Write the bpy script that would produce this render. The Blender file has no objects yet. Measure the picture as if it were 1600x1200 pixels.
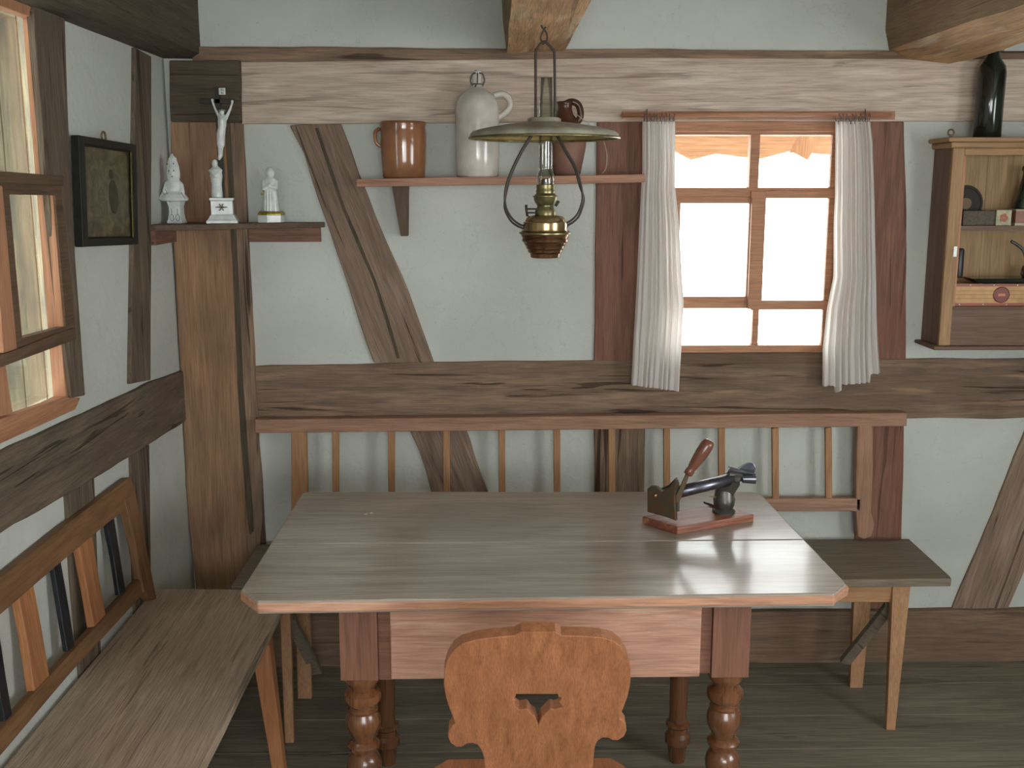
import bpy, bmesh, math, random
from mathutils import Vector, Matrix, noise
random.seed(7)
V = Vector
SC = bpy.context.scene
COL = SC.collection
PI = math.pi

# ------------------------------------------------------------ camera
FPX = 1650.0; EYE = 1.62
TH = math.atan(310/FPX); PH = math.atan(29/FPX*math.cos(TH))
F_ = V((math.sin(PH)*math.cos(TH), math.cos(PH)*math.cos(TH), -math.sin(TH)))
R_ = V((math.cos(PH), -math.sin(PH), 0))
U_ = R_.cross(F_)
cd = bpy.data.cameras.new('camera'); cam = bpy.data.objects.new('camera', cd); COL.objects.link(cam)
cd.sensor_fit = 'HORIZONTAL'; cd.sensor_width = 36; cd.lens = 36*FPX/1600; cd.clip_start = .02
M = Matrix((R_, U_, -F_)).transposed().to_4x4(); M.translation = V((0, 0, EYE)); cam.matrix_world = M
SC.camera = cam
def ray(x, y): return F_ + R_*((x-800)/FPX) + U_*(-(y-600)/FPX)
O_ = V((0, 0, EYE))
def onY(x, y, c):
    d = ray(x, y); return O_ + d*(c/d.y)
def onX(x, y, c):
    d = ray(x, y); return O_ + d*(c/d.x)
def onZ(x, y, c):
    d = ray(x, y); return O_ + d*((c-EYE)/d.z)
def onP(x, y, p, n):
    d = ray(x, y); return O_ + d*((p-O_).dot(n)/d.dot(n))

# ------------------------------------------------------------ materials
def lin(c):
    r = []
    for v in c[:3]:
        v = v/255; r.append(v/12.92 if v <= .04045 else ((v+.055)/1.055)**2.4)
    return (*r, 1)
def newmat(name):
    m = bpy.data.materials.new(name); m.use_nodes = True
    nt = m.node_tree; return m, nt, nt.nodes['Principled BSDF']
def N(nt, t, **k):
    n = nt.nodes.new(t)
    for a, b in k.items(): setattr(n, a, b)
    return n
def ramp(nt, stops):
    r = N(nt, 'ShaderNodeValToRGB'); e = r.color_ramp.elements
    while len(e) < len(stops): e.new(.5)
    for q, (p, c) in zip(e, stops): q.position = p; q.color = c
    return r
def mixc(nt, kind, a, b, f):
    m = N(nt, 'ShaderNodeMix', data_type='RGBA', blend_type=kind)
    for s, v in ((0, f), (6, a), (7, b)):
        if hasattr(v, 'links'): nt.links.new(v, m.inputs[s])
        else: m.inputs[s].default_value = v
    return m.outputs[2]
GAIN = {'pale limed beam wood': (1.62, 1.67, 1.72), 'dark old beam wood': (1.65, 1.82, 1.9), 'brown corner post wood': (1.69, 2.0, 2.19), 'grey brown brace wood': (1.56, 1.66, 1.69), 'reddish window post wood': (1.17, 1.08, 1.12), 'sooty beam wood': (2.0, 2.1, 2.15), 'blackened plate and groove shade wood': (2.67, 2.87, 2.67), 'lit golden joist wood': (2.3, 2.3, 2.7), 'shaded brown joist wood': (2.2, 2.3, 2.3), 'worn grey brown table wood': (1.9, 2.36, 2.5), 'reddish table wood': (2.03, 2.28, 2.72), 'light drawer front wood': (1.3, 1.3, 1.5), 'dark reddish table leg wood': (1.33, 1.39, 1.56), 'varnished chair oak': (1.0, 1.0, 1.23), 'worn floor boards': (1.92, 1.96, 2.14), 'sill plate wood': (1.71, 1.71, 1.7), 'bench seat wood': (3.3, 3.7, 4.1), 'bench rail wood': (1.29, 1.32, 1.42), 'dark bench seat wood': (2.07, 2.42, 2.76), 'light spindle wood': (1.03, 0.94, 0.83), 'brown backrest wood': (1.1, 1.15, 1.15), 'orange slat wood': (1.3, 1.25, 1.25), 'cabinet frame wood': (0.9, 0.85, 0.72), 'cabinet back wood': (1.43, 1.47, 1.55), 'brown salt glaze': (1.85, 1.76, 1.89), 'grey salt glaze': (2.05, 2.07, 2.15), 'shelf wood': (1.4, 1.29, 1.33), 'weathered outside boards': (0.22, 0.21, 0.17), 'orange window wood': (1, 1, 1)}
def gl(c, g): return tuple(min(.9, v*k) for v, k in zip(lin(c)[:3], g))+(1,)
def wood(name, light, dark, crack=.25, rough=.65, coat=0, scale=1.0, bump=.4, patch=None, patchf=.35, fine=1.0, spec=.35, pale=None):
    G = GAIN.get(name, (1, 1, 1)); dark = [d*.8+l*.2 for d, l in zip(dark, light)]
    m, nt, b = newmat(name); L = nt.links.new
    tc = N(nt, 'ShaderNodeTexCoord'); oi = N(nt, 'ShaderNodeObjectInfo')
    ad = N(nt, 'ShaderNodeVectorMath', operation='MULTIPLY_ADD'); ad.inputs[1].default_value = (1, 1, 1)
    rv = N(nt, 'ShaderNodeVectorMath', operation='SCALE'); rv.inputs[0].default_value = (13.7, 5.3, 8.9)
    L(oi.outputs['Random'], rv.inputs['Scale']); L(tc.outputs['Object'], ad.inputs[0]); L(rv.outputs[0], ad.inputs[2])
    def noi(s, sc, det, dist=0):
        mp = N(nt, 'ShaderNodeMapping'); mp.inputs['Scale'].default_value = s
        n = N(nt, 'ShaderNodeTexNoise'); n.inputs['Scale'].default_value = sc*scale; n.inputs['Detail'].default_value = det
        n.inputs['Distortion'].default_value = dist
        L(ad.outputs[0], mp.inputs[0]); L(mp.outputs[0], n.inputs[0]); return n.outputs[0]
    g1 = noi((.9, 9, 9), 4.0, 6, .6)
    g2 = noi((1.6, 30, 30), 7.0*fine, 4, .2)
    g3 = noi((1, 1.4, 1.4), 3.0, 3, .3)
    g4 = noi((.55, 11, 11), 3.2, 3, 1.1)
    r1 = ramp(nt, [(.25, gl(dark, G)), (.72, gl(light, G))]); L(g1, r1.inputs[0])
    r2 = ramp(nt, [(.3, (.62, .62, .62, 1)), (.6, (1.05, 1.05, 1.05, 1))]); L(g2, r2.inputs[0])
    c = mixc(nt, 'MULTIPLY', r1.outputs[0], r2.outputs[0], .75)
    r3 = ramp(nt, [(.42, (0, 0, 0, 1)), (.68, (1, 1, 1, 1))]); L(g3, r3.inputs[0])
    mf = N(nt, 'ShaderNodeMath', operation='MULTIPLY'); mf.inputs[1].default_value = patchf; L(r3.outputs[0], mf.inputs[0])
    c = mixc(nt, 'MIX', c, gl(patch or dark, G), mf.outputs[0])
    if pale:
        g5 = noi((1.2, 12, 12), 2.6, 5, .4)
        r5 = ramp(nt, [(.57, (0, 0, 0, 1)), (.72, (.6, .6, .6, 1))]); L(g5, r5.inputs[0])
        c = mixc(nt, 'MIX', c, gl(pale, G), r5.outputs[0])
    r4 = ramp(nt, [(.33, (.25, .22, .2, 1)), (.375, (1, 1, 1, 1))]); L(g4, r4.inputs[0])
    c = mixc(nt, 'MULTIPLY', c, r4.outputs[0], crack)
    L(c, b.inputs['Base Color']); b.inputs['Roughness'].default_value = rough
    b.inputs['Specular IOR Level'].default_value = spec; b.inputs['Coat Weight'].default_value = coat; b.inputs['Coat Roughness'].default_value = .14
    sm = N(nt, 'ShaderNodeMath', operation='MULTIPLY_ADD'); L(g1, sm.inputs[0]); sm.inputs[1].default_value = 1.5; L(g2, sm.inputs[2])
    m4 = N(nt, 'ShaderNodeMath', operation='MULTIPLY_ADD'); L(r4.outputs[0], m4.inputs[0]); m4.inputs[1].default_value = crack*1.5; L(sm.outputs[0], m4.inputs[2])
    bp = N(nt, 'ShaderNodeBump'); bp.inputs['Strength'].default_value = bump; bp.inputs['Distance'].default_value = .004
    L(m4.outputs[0], bp.inputs['Height']); L(bp.outputs[0], b.inputs['Normal'])
    return m
def plain(name, c, rough=.5, metal=0, spec=.5, var=0, vs=30, coat=0, bump=0, c2=None):
    G = GAIN.get(name, (1, 1, 1)); m, nt, b = newmat(name)
    b.inputs['Base Color'].default_value = lin(c); b.inputs['Roughness'].default_value = rough
    b.inputs['Metallic'].default_value = metal; b.inputs['Specular IOR Level'].default_value = spec
    b.inputs['Coat Weight'].default_value = coat
    tc = N(nt, 'ShaderNodeTexCoord'); n = N(nt, 'ShaderNodeTexNoise'); n.inputs['Scale'].default_value = vs; n.inputs['Detail'].default_value = 5
    nt.links.new(tc.outputs['Object'], n.inputs[0])
    c2 = c2 or [v*(1-var) for v in c]
    r = ramp(nt, [(.35, gl(c2, G)), (.62, gl(c, G))]); nt.links.new(n.outputs[0], r.inputs[0]); nt.links.new(r.outputs[0], b.inputs['Base Color'])
    if bump:
        bp = N(nt, 'ShaderNodeBump'); bp.inputs['Strength'].default_value = bump; bp.inputs['Distance'].default_value = .003
        nt.links.new(n.outputs[0], bp.inputs['Height']); nt.links.new(bp.outputs[0], b.inputs['Normal'])
    return m
def plaster():
    m, nt, b = newmat('plaster'); L = nt.links.new
    tc = N(nt, 'ShaderNodeTexCoord')
    def noi(sc, det, dist=0):
        n = N(nt, 'ShaderNodeTexNoise'); n.inputs['Scale'].default_value = sc; n.inputs['Detail'].default_value = det; n.inputs['Distortion'].default_value = dist
        L(tc.outputs['Object'], n.inputs[0]); return n.outputs[0]
    a = noi(2.2, 6, .5); h = noi(45, 6); s = noi(90, 2)
    r = ramp(nt, [(.3, lin((186, 190, 182))), (.7, lin((208, 212, 204)))]); L(a, r.inputs[0])
    r2 = ramp(nt, [(.24, (.6, .58, .55, 1)), (.29, (1, 1, 1, 1))]); L(s, r2.inputs[0])
    c = mixc(nt, 'MULTIPLY', r.outputs[0], r2.outputs[0], .5)
    # fine hairline cracks
    v = N(nt, 'ShaderNodeTexVoronoi', feature='DISTANCE_TO_EDGE'); v.inputs['Scale'].default_value = 3.1
    dn = N(nt, 'ShaderNodeTexNoise'); dn.inputs['Scale'].default_value = 5; dn.inputs['Detail'].default_value = 6
    L(tc.outputs['Object'], dn.inputs[0])
    av = N(nt, 'ShaderNodeVectorMath', operation='MULTIPLY_ADD'); av.inputs[1].default_value = (.5, .5, .5)
    L(dn.outputs[1], av.inputs[0]); L(tc.outputs['Object'], av.inputs[2]); L(av.outputs[0], v.inputs[0])
    rc = ramp(nt, [(0, (.72, .7, .66, 1)), (.006, (1, 1, 1, 1))]); L(v.outputs[0], rc.inputs[0])
    c = mixc(nt, 'MULTIPLY', c, rc.outputs[0], .35)
    L(c, b.inputs['Base Color']); b.inputs['Roughness'].default_value = .93; b.inputs['Specular IOR Level'].default_value = .15
    sm = N(nt, 'ShaderNodeMath', operation='MULTIPLY_ADD'); L(a, sm.inputs[0]); sm.inputs[1].default_value = 4; L(h, sm.inputs[2])
    bp = N(nt, 'ShaderNodeBump'); bp.inputs['Strength'].default_value = .35; bp.inputs['Distance'].default_value = .006
    L(sm.outputs[0], bp.inputs['Height']); L(bp.outputs[0], b.inputs['Normal'])
    return m
def glassmat(name, tint=(1, 1, 1, 1), refl=.5, base=0.0):
    m = bpy.data.materials.new(name); m.use_nodes = True; nt = m.node_tree; nt.nodes.clear(); L = nt.links.new
    o = N(nt, 'ShaderNodeOutputMaterial'); t = N(nt, 'ShaderNodeBsdfTransparent'); t.inputs[0].default_value = tint
    g = N(nt, 'ShaderNodeBsdfGlossy'); g.inputs['Roughness'].default_value = .04
    fr = N(nt, 'ShaderNodeLayerWeight'); fr.inputs[0].default_value = refl
    ma = N(nt, 'ShaderNodeMath', operation='MULTIPLY_ADD'); ma.inputs[1].default_value = .6; ma.inputs[2].default_value = base; ma.use_clamp = True
    L(fr.outputs['Fresnel'], ma.inputs[0])
    x = N(nt, 'ShaderNodeMixShader'); L(ma.outputs[0], x.inputs[0]); L(t.outputs[0], x.inputs[1]); L(g.outputs[0], x.inputs[2]); L(x.outputs[0], o.inputs[0])
    return m

PLA = plaster()
W_PALE = wood('pale limed beam wood', (178, 163, 146), (140, 122, 106), crack=.45, rough=.8, patch=(136, 116, 98), patchf=.25, pale=(188, 176, 160))
W_DARK = wood('dark old beam wood', (124, 98, 78), (80, 62, 50), crack=.85, rough=.8, bump=.8, patch=(74, 60, 50), patchf=.5, pale=(146, 112, 88))
W_BLACK = wood('sooty beam wood', (88, 76, 62), (56, 47, 38), crack=.85, rough=.8, bump=.9, patch=(68, 54, 44), patchf=.5, pale=(104, 86, 68))
W_SOOT_SHADE = wood('blackened plate and groove shade wood', (62, 52, 42), (40, 34, 28), crack=.6, rough=.8, bump=.8)
W_POST = wood('brown corner post wood', (138, 100, 72), (98, 68, 48), crack=.4, rough=.7, patch=(84, 60, 44), patchf=.5)
W_BRACE = wood('grey brown brace wood', (132, 110, 94), (92, 74, 62), crack=.8, rough=.8, bump=.8, patch=(88, 70, 58), patchf=.4, pale=(150, 122, 104))
W_WPOST = wood('reddish window post wood', (134, 102, 84), (98, 72, 58), crack=.6, rough=.75, patch=(118, 74, 58), patchf=.4)
W_JOIST = wood('lit golden joist wood', (178, 138, 94), (122, 92, 62), crack=.4, rough=.7, patch=(96, 76, 58), patchf=.6, pale=(206, 182, 142))
W_JOIST_SHADED = wood('shaded brown joist wood', (120, 98, 74), (82, 66, 50), crack=.6, rough=.8, patch=(78, 62, 48), patchf=.5)
W_WIN = wood('orange window wood', (194, 144, 108), (164, 112, 80), crack=.15, rough=.5, patch=(176, 122, 90), patchf=.4, bump=.2)
W_WIND = wood('brown window wood', (112, 88, 66), (84, 64, 48), crack=.3, rough=.55, bump=.3)
W_TOP = wood('worn grey brown table wood', (138, 118, 106), (112, 92, 80), crack=.25, rough=.34, coat=.5, scale=.8, patch=(96, 78, 68), patchf=.6, bump=.1, spec=.5)
W_TBL = wood('reddish table wood', (158, 112, 82), (122, 82, 58), crack=.25, rough=.4, patch=(116, 78, 58), patchf=.3, bump=.2, pale=(176, 134, 104), spec=.5)
W_TBLD = wood('dark reddish table leg wood', (132, 90, 68), (102, 66, 48), crack=.25, rough=.4, patch=(92, 62, 48), patchf=.3, bump=.2, spec=.5)
W_DRAW = wood('light drawer front wood', (188, 146, 116), (156, 114, 88), crack=.2, rough=.5, patch=(130, 98, 78), patchf=.4, bump=.2, pale=(206, 178, 146))
W_TURN = wood('turned brown leg wood', (132, 84, 50), (84, 50, 28), crack=.3, rough=.25, patch=(98, 62, 40), patchf=.4, bump=.12, spec=.7, coat=.5)
W_CHAIR = wood('varnished chair oak', (190, 126, 78), (136, 84, 48), crack=.15, rough=.4, scale=1.6, fine=1.2, patch=(150, 98, 54), patchf=.6, bump=.25, spec=.5, coat=.35)
W_BENCH = wood('bench seat wood', (118, 100, 82), (94, 76, 58), crack=.5, rough=.55, patch=(84, 70, 56), patchf=.5, bump=.5, pale=(128, 108, 86))
W_BENCHD = wood('dark bench seat wood', (104, 88, 70), (76, 62, 50), crack=.5, rough=.65, patch=(84, 68, 52), patchf=.4)
W_RAIL = wood('bench rail wood', (158, 122, 96), (126, 94, 72), crack=.2, rough=.6, patch=(122, 90, 66), patchf=.3, bump=.2)
W_SPIN = wood('light spindle wood', (182, 146, 112), (150, 112, 82), crack=.15, rough=.6, bump=.15)
W_RAILL = wood('brown backrest wood', (136, 98, 66), (98, 68, 44), crack=.3, rough=.6, patch=(104, 72, 48), patchf=.3, bump=.2)
W_SLAT = wood('orange slat wood', (168, 118, 78), (130, 86, 54), crack=.2, rough=.55, bump=.2)
W_SHELF = wood('shelf wood', (164, 132, 108), (128, 98, 78), crack=.3, rough=.6, patch=(150, 104, 80), patchf=.4)
W_SHELFD = wood('dark shelf wood', (106, 86, 68), (78, 62, 50), crack=.3, rough=.6)
W_CABS = wood('cabinet side wood', (132, 104, 88), (104, 80, 68), crack=.2, rough=.55, bump=.2)
W_CABF = wood('cabinet frame wood', (188, 154, 118), (156, 122, 90), crack=.2, rough=.5, bump=.2)
W_CABB = wood('cabinet back wood', (150, 122, 86), (128, 102, 70), crack=.1, rough=.6, bump=.1)
W_FLOOR = wood('worn floor boards', (108, 102, 84), (78, 72, 58), crack=.5, rough=.6, patch=(72, 66, 54), patchf=.4, bump=.3, scale=.8, pale=(122, 112, 94))
W_PLATE = wood('sill plate wood', (112, 90, 72), (82, 66, 54), crack=.5, rough=.75, patch=(78, 66, 54), patchf=.5)
W_OUT = wood('weathered outside boards', (216, 204, 160), (120, 108, 84), crack=.8, rough=.85, patch=(112, 104, 92), patchf=.8, scale=1.3, pale=(236, 214, 160))
W_CUT = wood('cutter base wood', (150, 92, 66), (112, 62, 46), crack=.2, rough=.4, patch=(120, 60, 48), patchf=.4, spec=.6, pale=(196, 150, 112))
W_GRIP = wood('polished handle wood', (134, 84, 64), (104, 60, 46), crack=.1, rough=.25, bump=.05, spec=.7)
BLKP = plain('black slat paint', (34, 38, 44), .35, var=.3)
FRAMEB = plain('black frame lacquer', (36, 38, 32), .5, spec=.25, c2=(28, 28, 24))
IRON = plain('dark iron', (104, 102, 96), .38, .6, var=.3)
STEEL = plain('worn grey steel', (120, 122, 132), .28, .9, var=.25)
BRONZE = plain('mottled cast iron', (84, 78, 62), .5, .55, c2=(104, 72, 50), vs=60, bump=.3)
BRASS = plain('aged brass', (150, 142, 100), .34, .75, c2=(112, 106, 72), vs=50)
COPPER = plain('lamp font copper', (140, 104, 74), .2, .85, c2=(88, 64, 50), vs=12)
FONTG = plain('lamp font gold', (176, 156, 116), .2, .85, c2=(150, 120, 82), vs=14)
RODM = plain('dark lamp wire', (70, 64, 58), .5, .6)
SHT = plain('enamel shade top', (172, 168, 150), .45, 0, var=.25, vs=14)
SHB = plain('tan shade underside', (186, 160, 108), .55, 0, var=.2, vs=20)
CROCK = plain('brown salt glaze', (122, 84, 54), .16, spec=.6, c2=(92, 62, 42), vs=9, coat=.4)
GREYG = plain('grey salt glaze', (158, 154, 142), .2, spec=.5, c2=(138, 134, 124), vs=14, coat=.3)
JUGM = plain('matt brown jug clay', (136, 98, 80), .55, c2=(106, 76, 66), vs=11)
JUGD = plain('dark brown jug glaze', (88, 52, 34), .25, c2=(66, 42, 30), vs=16)
PORC = plain('white porcelain', (226, 230, 226), .22, spec=.5, c2=(206, 212, 208), vs=40)
PGREY = plain('grey painted porcelain', (128, 134, 130), .35)
GOLD = plain('gilded rim', (184, 164, 84), .3, .6, c2=(140, 128, 60), vs=80)
BLACKG = plain('black bottle glass', (22, 26, 20), .12, spec=.7, c2=(30, 34, 28))
DGREEN = plain('dark green glass', (44, 56, 38), .1, spec=.7, c2=(30, 34, 36))
GLASS = glassmat('window pane glass', (.96, .97, .95, 1), .12)
CHIM = glassmat('lamp chimney glass', (.96, .97, .95, 1), .35, .03)
STRING = plain('pale string', (190, 180, 160), .8)
def curtainmat():
    m = bpy.data.materials.new('white curtain cotton'); m.use_nodes = True; nt = m.node_tree; nt.nodes.clear(); L = nt.links.new
    o = N(nt, 'ShaderNodeOutputMaterial'); d = N(nt, 'ShaderNodeBsdfDiffuse'); d.inputs[0].default_value = lin((247, 246, 243))
    t = N(nt, 'ShaderNodeBsdfTranslucent'); t.inputs[0].default_value = lin((240, 232, 224))
    x = N(nt, 'ShaderNodeMixShader'); x.inputs[0].default_value = .5; L(d.outputs[0], x.inputs[1]); L(t.outputs[0], x.inputs[2]); L(x.outputs[0], o.inputs[0])
    tc = N(nt, 'ShaderNodeTexCoord'); n = N(nt, 'ShaderNodeTexNoise'); n.inputs['Scale'].default_value = 60
    mp = N(nt, 'ShaderNodeMapping'); mp.inputs['Scale'].default_value = (1, 1, .06); L(tc.outputs['Object'], mp.inputs[0]); L(mp.outputs[0], n.inputs[0])
    b = N(nt, 'ShaderNodeBump'); b.inputs['Strength'].default_value = .5; b.inputs['Distance'].default_value = .004; L(n.outputs[0], b.inputs['Height']); L(b.outputs[0], d.inputs['Normal'])
    return m
CURT = curtainmat()

# ------------------------------------------------------------ mesh helpers
WM = {}
def mk(name, bm, mat, parent=None, g=(1, 0, 0), bev=0, smooth=False, mats=None, org=None, angle=None):
    bmesh.ops.recalc_face_normals(bm, faces=bm.faces)
    lo = V((min(v.co[i] for v in bm.verts) for i in range(3))); hi = V((max(v.co[i] for v in bm.verts) for i in range(3)))
    c = V(org) if org is not None else (lo+hi)/2
    x = V(g).normalized(); up = V((0, 0, 1)) if abs(x.z) < .9 else V((0, 1, 0))
    y = up.cross(x).normalized(); z = x.cross(y)
    Mx = Matrix((x, y, z)).transposed().to_4x4(); Mx.translation = c
    bm.transform(Mx.inverted())
    me = bpy.data.meshes.new(name); bm.to_mesh(me); bm.free()
    for q in (mats or [mat]): me.materials.append(q)
    if smooth or angle:
        for p in me.polygons: p.use_smooth = True
    if angle: me.set_sharp_from_angle(angle=angle)
    o = bpy.data.objects.new(name, me); COL.objects.link(o)
    if parent is not None:
        o.parent = parent; o.matrix_basis = WM[parent.name].inverted() @ Mx
    else: o.matrix_basis = Mx
    WM[o.name] = Mx
    if bev:
        b = o.modifiers.new('bevel', 'BEVEL'); b.width = bev; b.segments = 2; b.limit_method = 'ANGLE'; b.angle_limit = .7
    return o
def tag(o, label=None, cat=None, group=None, kind=None):
    if label: o['label'] = label
    if cat: o['category'] = cat
    if group: o['group'] = group
    if kind: o['kind'] = kind
    return o
def thing(name, label, cat, loc=(0, 0, 0), group=None):
    o = bpy.data.objects.new(name, None); COL.objects.link(o); o.empty_display_size = .1
    o.matrix_basis = Matrix.Translation(V(loc)); WM[o.name] = Matrix.Translation(V(loc))
    return tag(o, label, cat, group)
def BM(): return bmesh.new()
def box(bm, a, b, mi=0):
    a = V(a); b = V(b)
    vs = [bm.verts.new((x, y, z)) for x in (a.x, b.x) for y in (a.y, b.y) for z in (a.z, b.z)]
    for q in ((0, 1, 3, 2), (4, 6, 7, 5), (0, 4, 5, 1), (2, 3, 7, 6), (0, 2, 6, 4), (1, 5, 7, 3)):
        f = bm.faces.new([vs[i] for i in q]); f.material_index = mi
    return bm
def bar(bm, p, q, w, h, up=(0, 0, 1), w2=None, h2=None):
    p = V(p); q = V(q); d = (q-p).normalized(); u = V(up); s = d.cross(u)
    if s.length < .01: s = d.cross(V((0, 1, 0)))
    s.normalize(); u = s.cross(d)
    w2 = w if w2 is None else w2; h2 = h if h2 is None else h2
    A = [bm.verts.new(p+s*a*w/2+u*b*h/2) for a, b in ((-1, -1), (1, -1), (1, 1), (-1, 1))]
    B = [bm.verts.new(q+s*a*w2/2+u*b*h2/2) for a, b in ((-1, -1), (1, -1), (1, 1), (-1, 1))]
    bm.faces.new(A[::-1]); bm.faces.new(B)
    for i in range(4): bm.faces.new((A[i], A[(i+1) % 4], B[(i+1) % 4], B[i]))
    return bm
def prism(bm, pts, depth, holes=()):
    depth = V(depth); es = []
    for loop in [pts, *holes]:
        vs = [bm.verts.new(V(p)) for p in loop]
        es += [bm.edges.new((vs[i], vs[(i+1) % len(vs)])) for i in range(len(vs))]
    r = bmesh.ops.triangle_fill(bm, edges=es, use_beauty=True)
    fs = [f for f in r['geom'] if isinstance(f, bmesh.types.BMFace)]
    if not holes:
        d = bmesh.ops.dissolve_faces(bm, faces=fs); fs = d['region']
    e = bmesh.ops.extrude_face_region(bm, geom=fs, use_keep_orig=True)
    for v in [v for v in e['geom'] if isinstance(v, bmesh.types.BMVert)]: v.co += depth
    return bm
def rough_outline(pts, n, amp, step=.06):
    n = V(n); out = []
    for i, p in enumerate(pts):
        p = V(p); q = V(pts[(i+1) % len(pts)]); k = max(1, int((q-p).length/step))
        d = (q-p).normalized(); s = d.cross(n)
        out.append(p)
        for j in range(1, k):
            t = p.lerp(q, j/k); out.append(t + s*amp*noise.noise(t*6)*.8 + s*amp*.35*noise.noise(t*31+V((3, 5, 7))))
    return out
def lathe(bm, prof, c=(0, 0, 0), seg=32, sx=1, sy=1, mi=None, M=None):
    c = V(c); rings = []
    for k, (r, z) in enumerate(prof):
        if r < 1e-5: rings.append([bm.verts.new(c+V((0, 0, z)))])
        else: rings.append([bm.verts.new(c+V((math.cos(a)*r*sx, math.sin(a)*r*sy, z))) for a in [2*PI*i/seg for i in range(seg)]])
    nv = []
    for k in range(len(rings)-1):
        A, B = rings[k], rings[k+1]
        for i in range(seg):
            j = (i+1) % seg
            if len(A) == 1 and len(B) == 1: continue
            if len(A) == 1: f = bm.faces.new((A[0], B[i], B[j]))
            elif len(B) == 1: f = bm.faces.new((A[i], A[j], B[0]))
            else: f = bm.faces.new((A[i], A[j], B[j], B[i]))
            if mi: f.material_index = mi(k)
    if M is not None:
        for R in rings:
            for v in R: v.co = M @ (v.co-c) + c
    return bm
def closed(prof): return [(0, prof[0][1])] + list(prof) + [(0, prof[-1][1])]
def tube(bm, pts, r, seg=8, close=False, r2=None):
    pts = [V(p) for p in pts]; n = len(pts); rings = []; ref = None
    for i, p in enumerate(pts):
        a = pts[(i-1) % n] if (close or i > 0) else p; b = pts[(i+1) % n] if (close or i < n-1) else p
        t = (b-a).normalized()
        if ref is None: ref = t.orthogonal().normalized()
        ref = (ref - t*ref.dot(t)).normalized(); s = t.cross(ref)
        rr = r if r2 is None else r + (r2-r)*i/(n-1)
        rings.append([bm.verts.new(p+(ref*math.cos(q)+s*math.sin(q))*rr) for q in [2*PI*k/seg for k in range(seg)]])
    for i in range(n if close else n-1):
        A, B = rings[i], rings[(i+1) % n]
        for k in range(seg): bm.faces.new((A[k], A[(k+1) % seg], B[(k+1) % seg], B[k]))
    if not close: bm.faces.new(rings[0][::-1]); bm.faces.new(rings[-1])
    return bm
def smooth_path(pts, k=6):
    pts = [V(p) for p in pts]; out = []
    for i in range(len(pts)-1):
        p0 = pts[max(i-1, 0)]; p1 = pts[i]; p2 = pts[i+1]; p3 = pts[min(i+2, len(pts)-1)]
        for j in range(k):
            t = j/k; out.append(.5*((2*p1)+(p2-p0)*t+(2*p0-5*p1+4*p2-p3)*t*t+(3*p1-p0-3*p2+p3)*t**3))
    return out+[pts[-1]]
def ball(bm, c, r, seg=12, M=None):
    r = V(r) if hasattr(r, '__len__') else V((r, r, r))
    m = Matrix.Translation(V(c)) @ (M.to_4x4() if M else Matrix()) @ Matrix.Diagonal((*r, 1))
    bmesh.ops.create_uvsphere(bm, u_segments=seg, v_segments=max(6, seg*2//3), radius=1, matrix=m); return bm
def limb(bm, p, q, r1, r2, seg=10):
    tube(bm, [p, V(p).lerp(V(q), .5), q], r1, seg, r2=r2); ball(bm, p, r1, 8); ball(bm, q, r2, 8)
def remesh(o, vox, sm=3):
    r = o.modifiers.new('fuse', 'REMESH'); r.mode = 'VOXEL'; r.voxel_size = vox; r.use_smooth_shade = True
    if sm:
        s = o.modifiers.new('soften', 'SMOOTH'); s.factor = .5; s.iterations = sm
    return o
def struct(name, bm, mat, **k): return tag(mk(name, bm, mat, **k), kind='structure')
def text_mesh(bm, s, size, Mx, depth=.0004, bold=0):
    cu = bpy.data.curves.new('lettering', 'FONT'); cu.body = s; cu.size = size; cu.extrude = depth; cu.align_x = 'CENTER'; cu.align_y = 'CENTER'; cu.offset = bold
    ob = bpy.data.objects.new('lettering', cu); COL.objects.link(ob); bpy.context.view_layer.update()
    me = bpy.data.meshes.new_from_object(ob.evaluated_get(bpy.context.evaluated_depsgraph_get()))
    me.transform(Mx); bm.from_mesh(me); bpy.data.objects.remove(ob); bpy.data.meshes.remove(me)

# ------------------------------------------------------------ room
XL = -1.02; XR = 2.55; YB = 3.42; YF = -2.0; ZC = 2.26
VY = V((0, 1, 0)); VX = V((1, 0, 0)); VZ = V((0, 0, 1))
# floor boards running across the room
bm = BM(); y = YF; rnd = random.Random(3)
while y < YB+.1:
    w = rnd.uniform(.17, .24); box(bm, (XL-.1, y, -.03), (XR+.1, y+w-.003, rnd.uniform(-.0012, .0)), 0); y += w
struct('floor', bm, W_FLOOR, g=(1, 0, 0))
# window opening in the far wall
w0 = onY(1046, 200, YB); w1 = onY(1338, 552, YB); WX0, WX1, WZ0, WZ1 = w0.x, w1.x, w1.z, w0.z
bm = BM(); th = .16
prism(bm, [(XL-.2, YB, -.02), (XR+.1, YB, -.02), (XR+.1, YB, ZC), (XL-.2, YB, ZC)], (0, th, 0),
      [[(WX0, YB, WZ0), (WX1, YB, WZ0), (WX1, YB, WZ1), (WX0, YB, WZ1)]])
struct('wall_back', bm, PLA)
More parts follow.
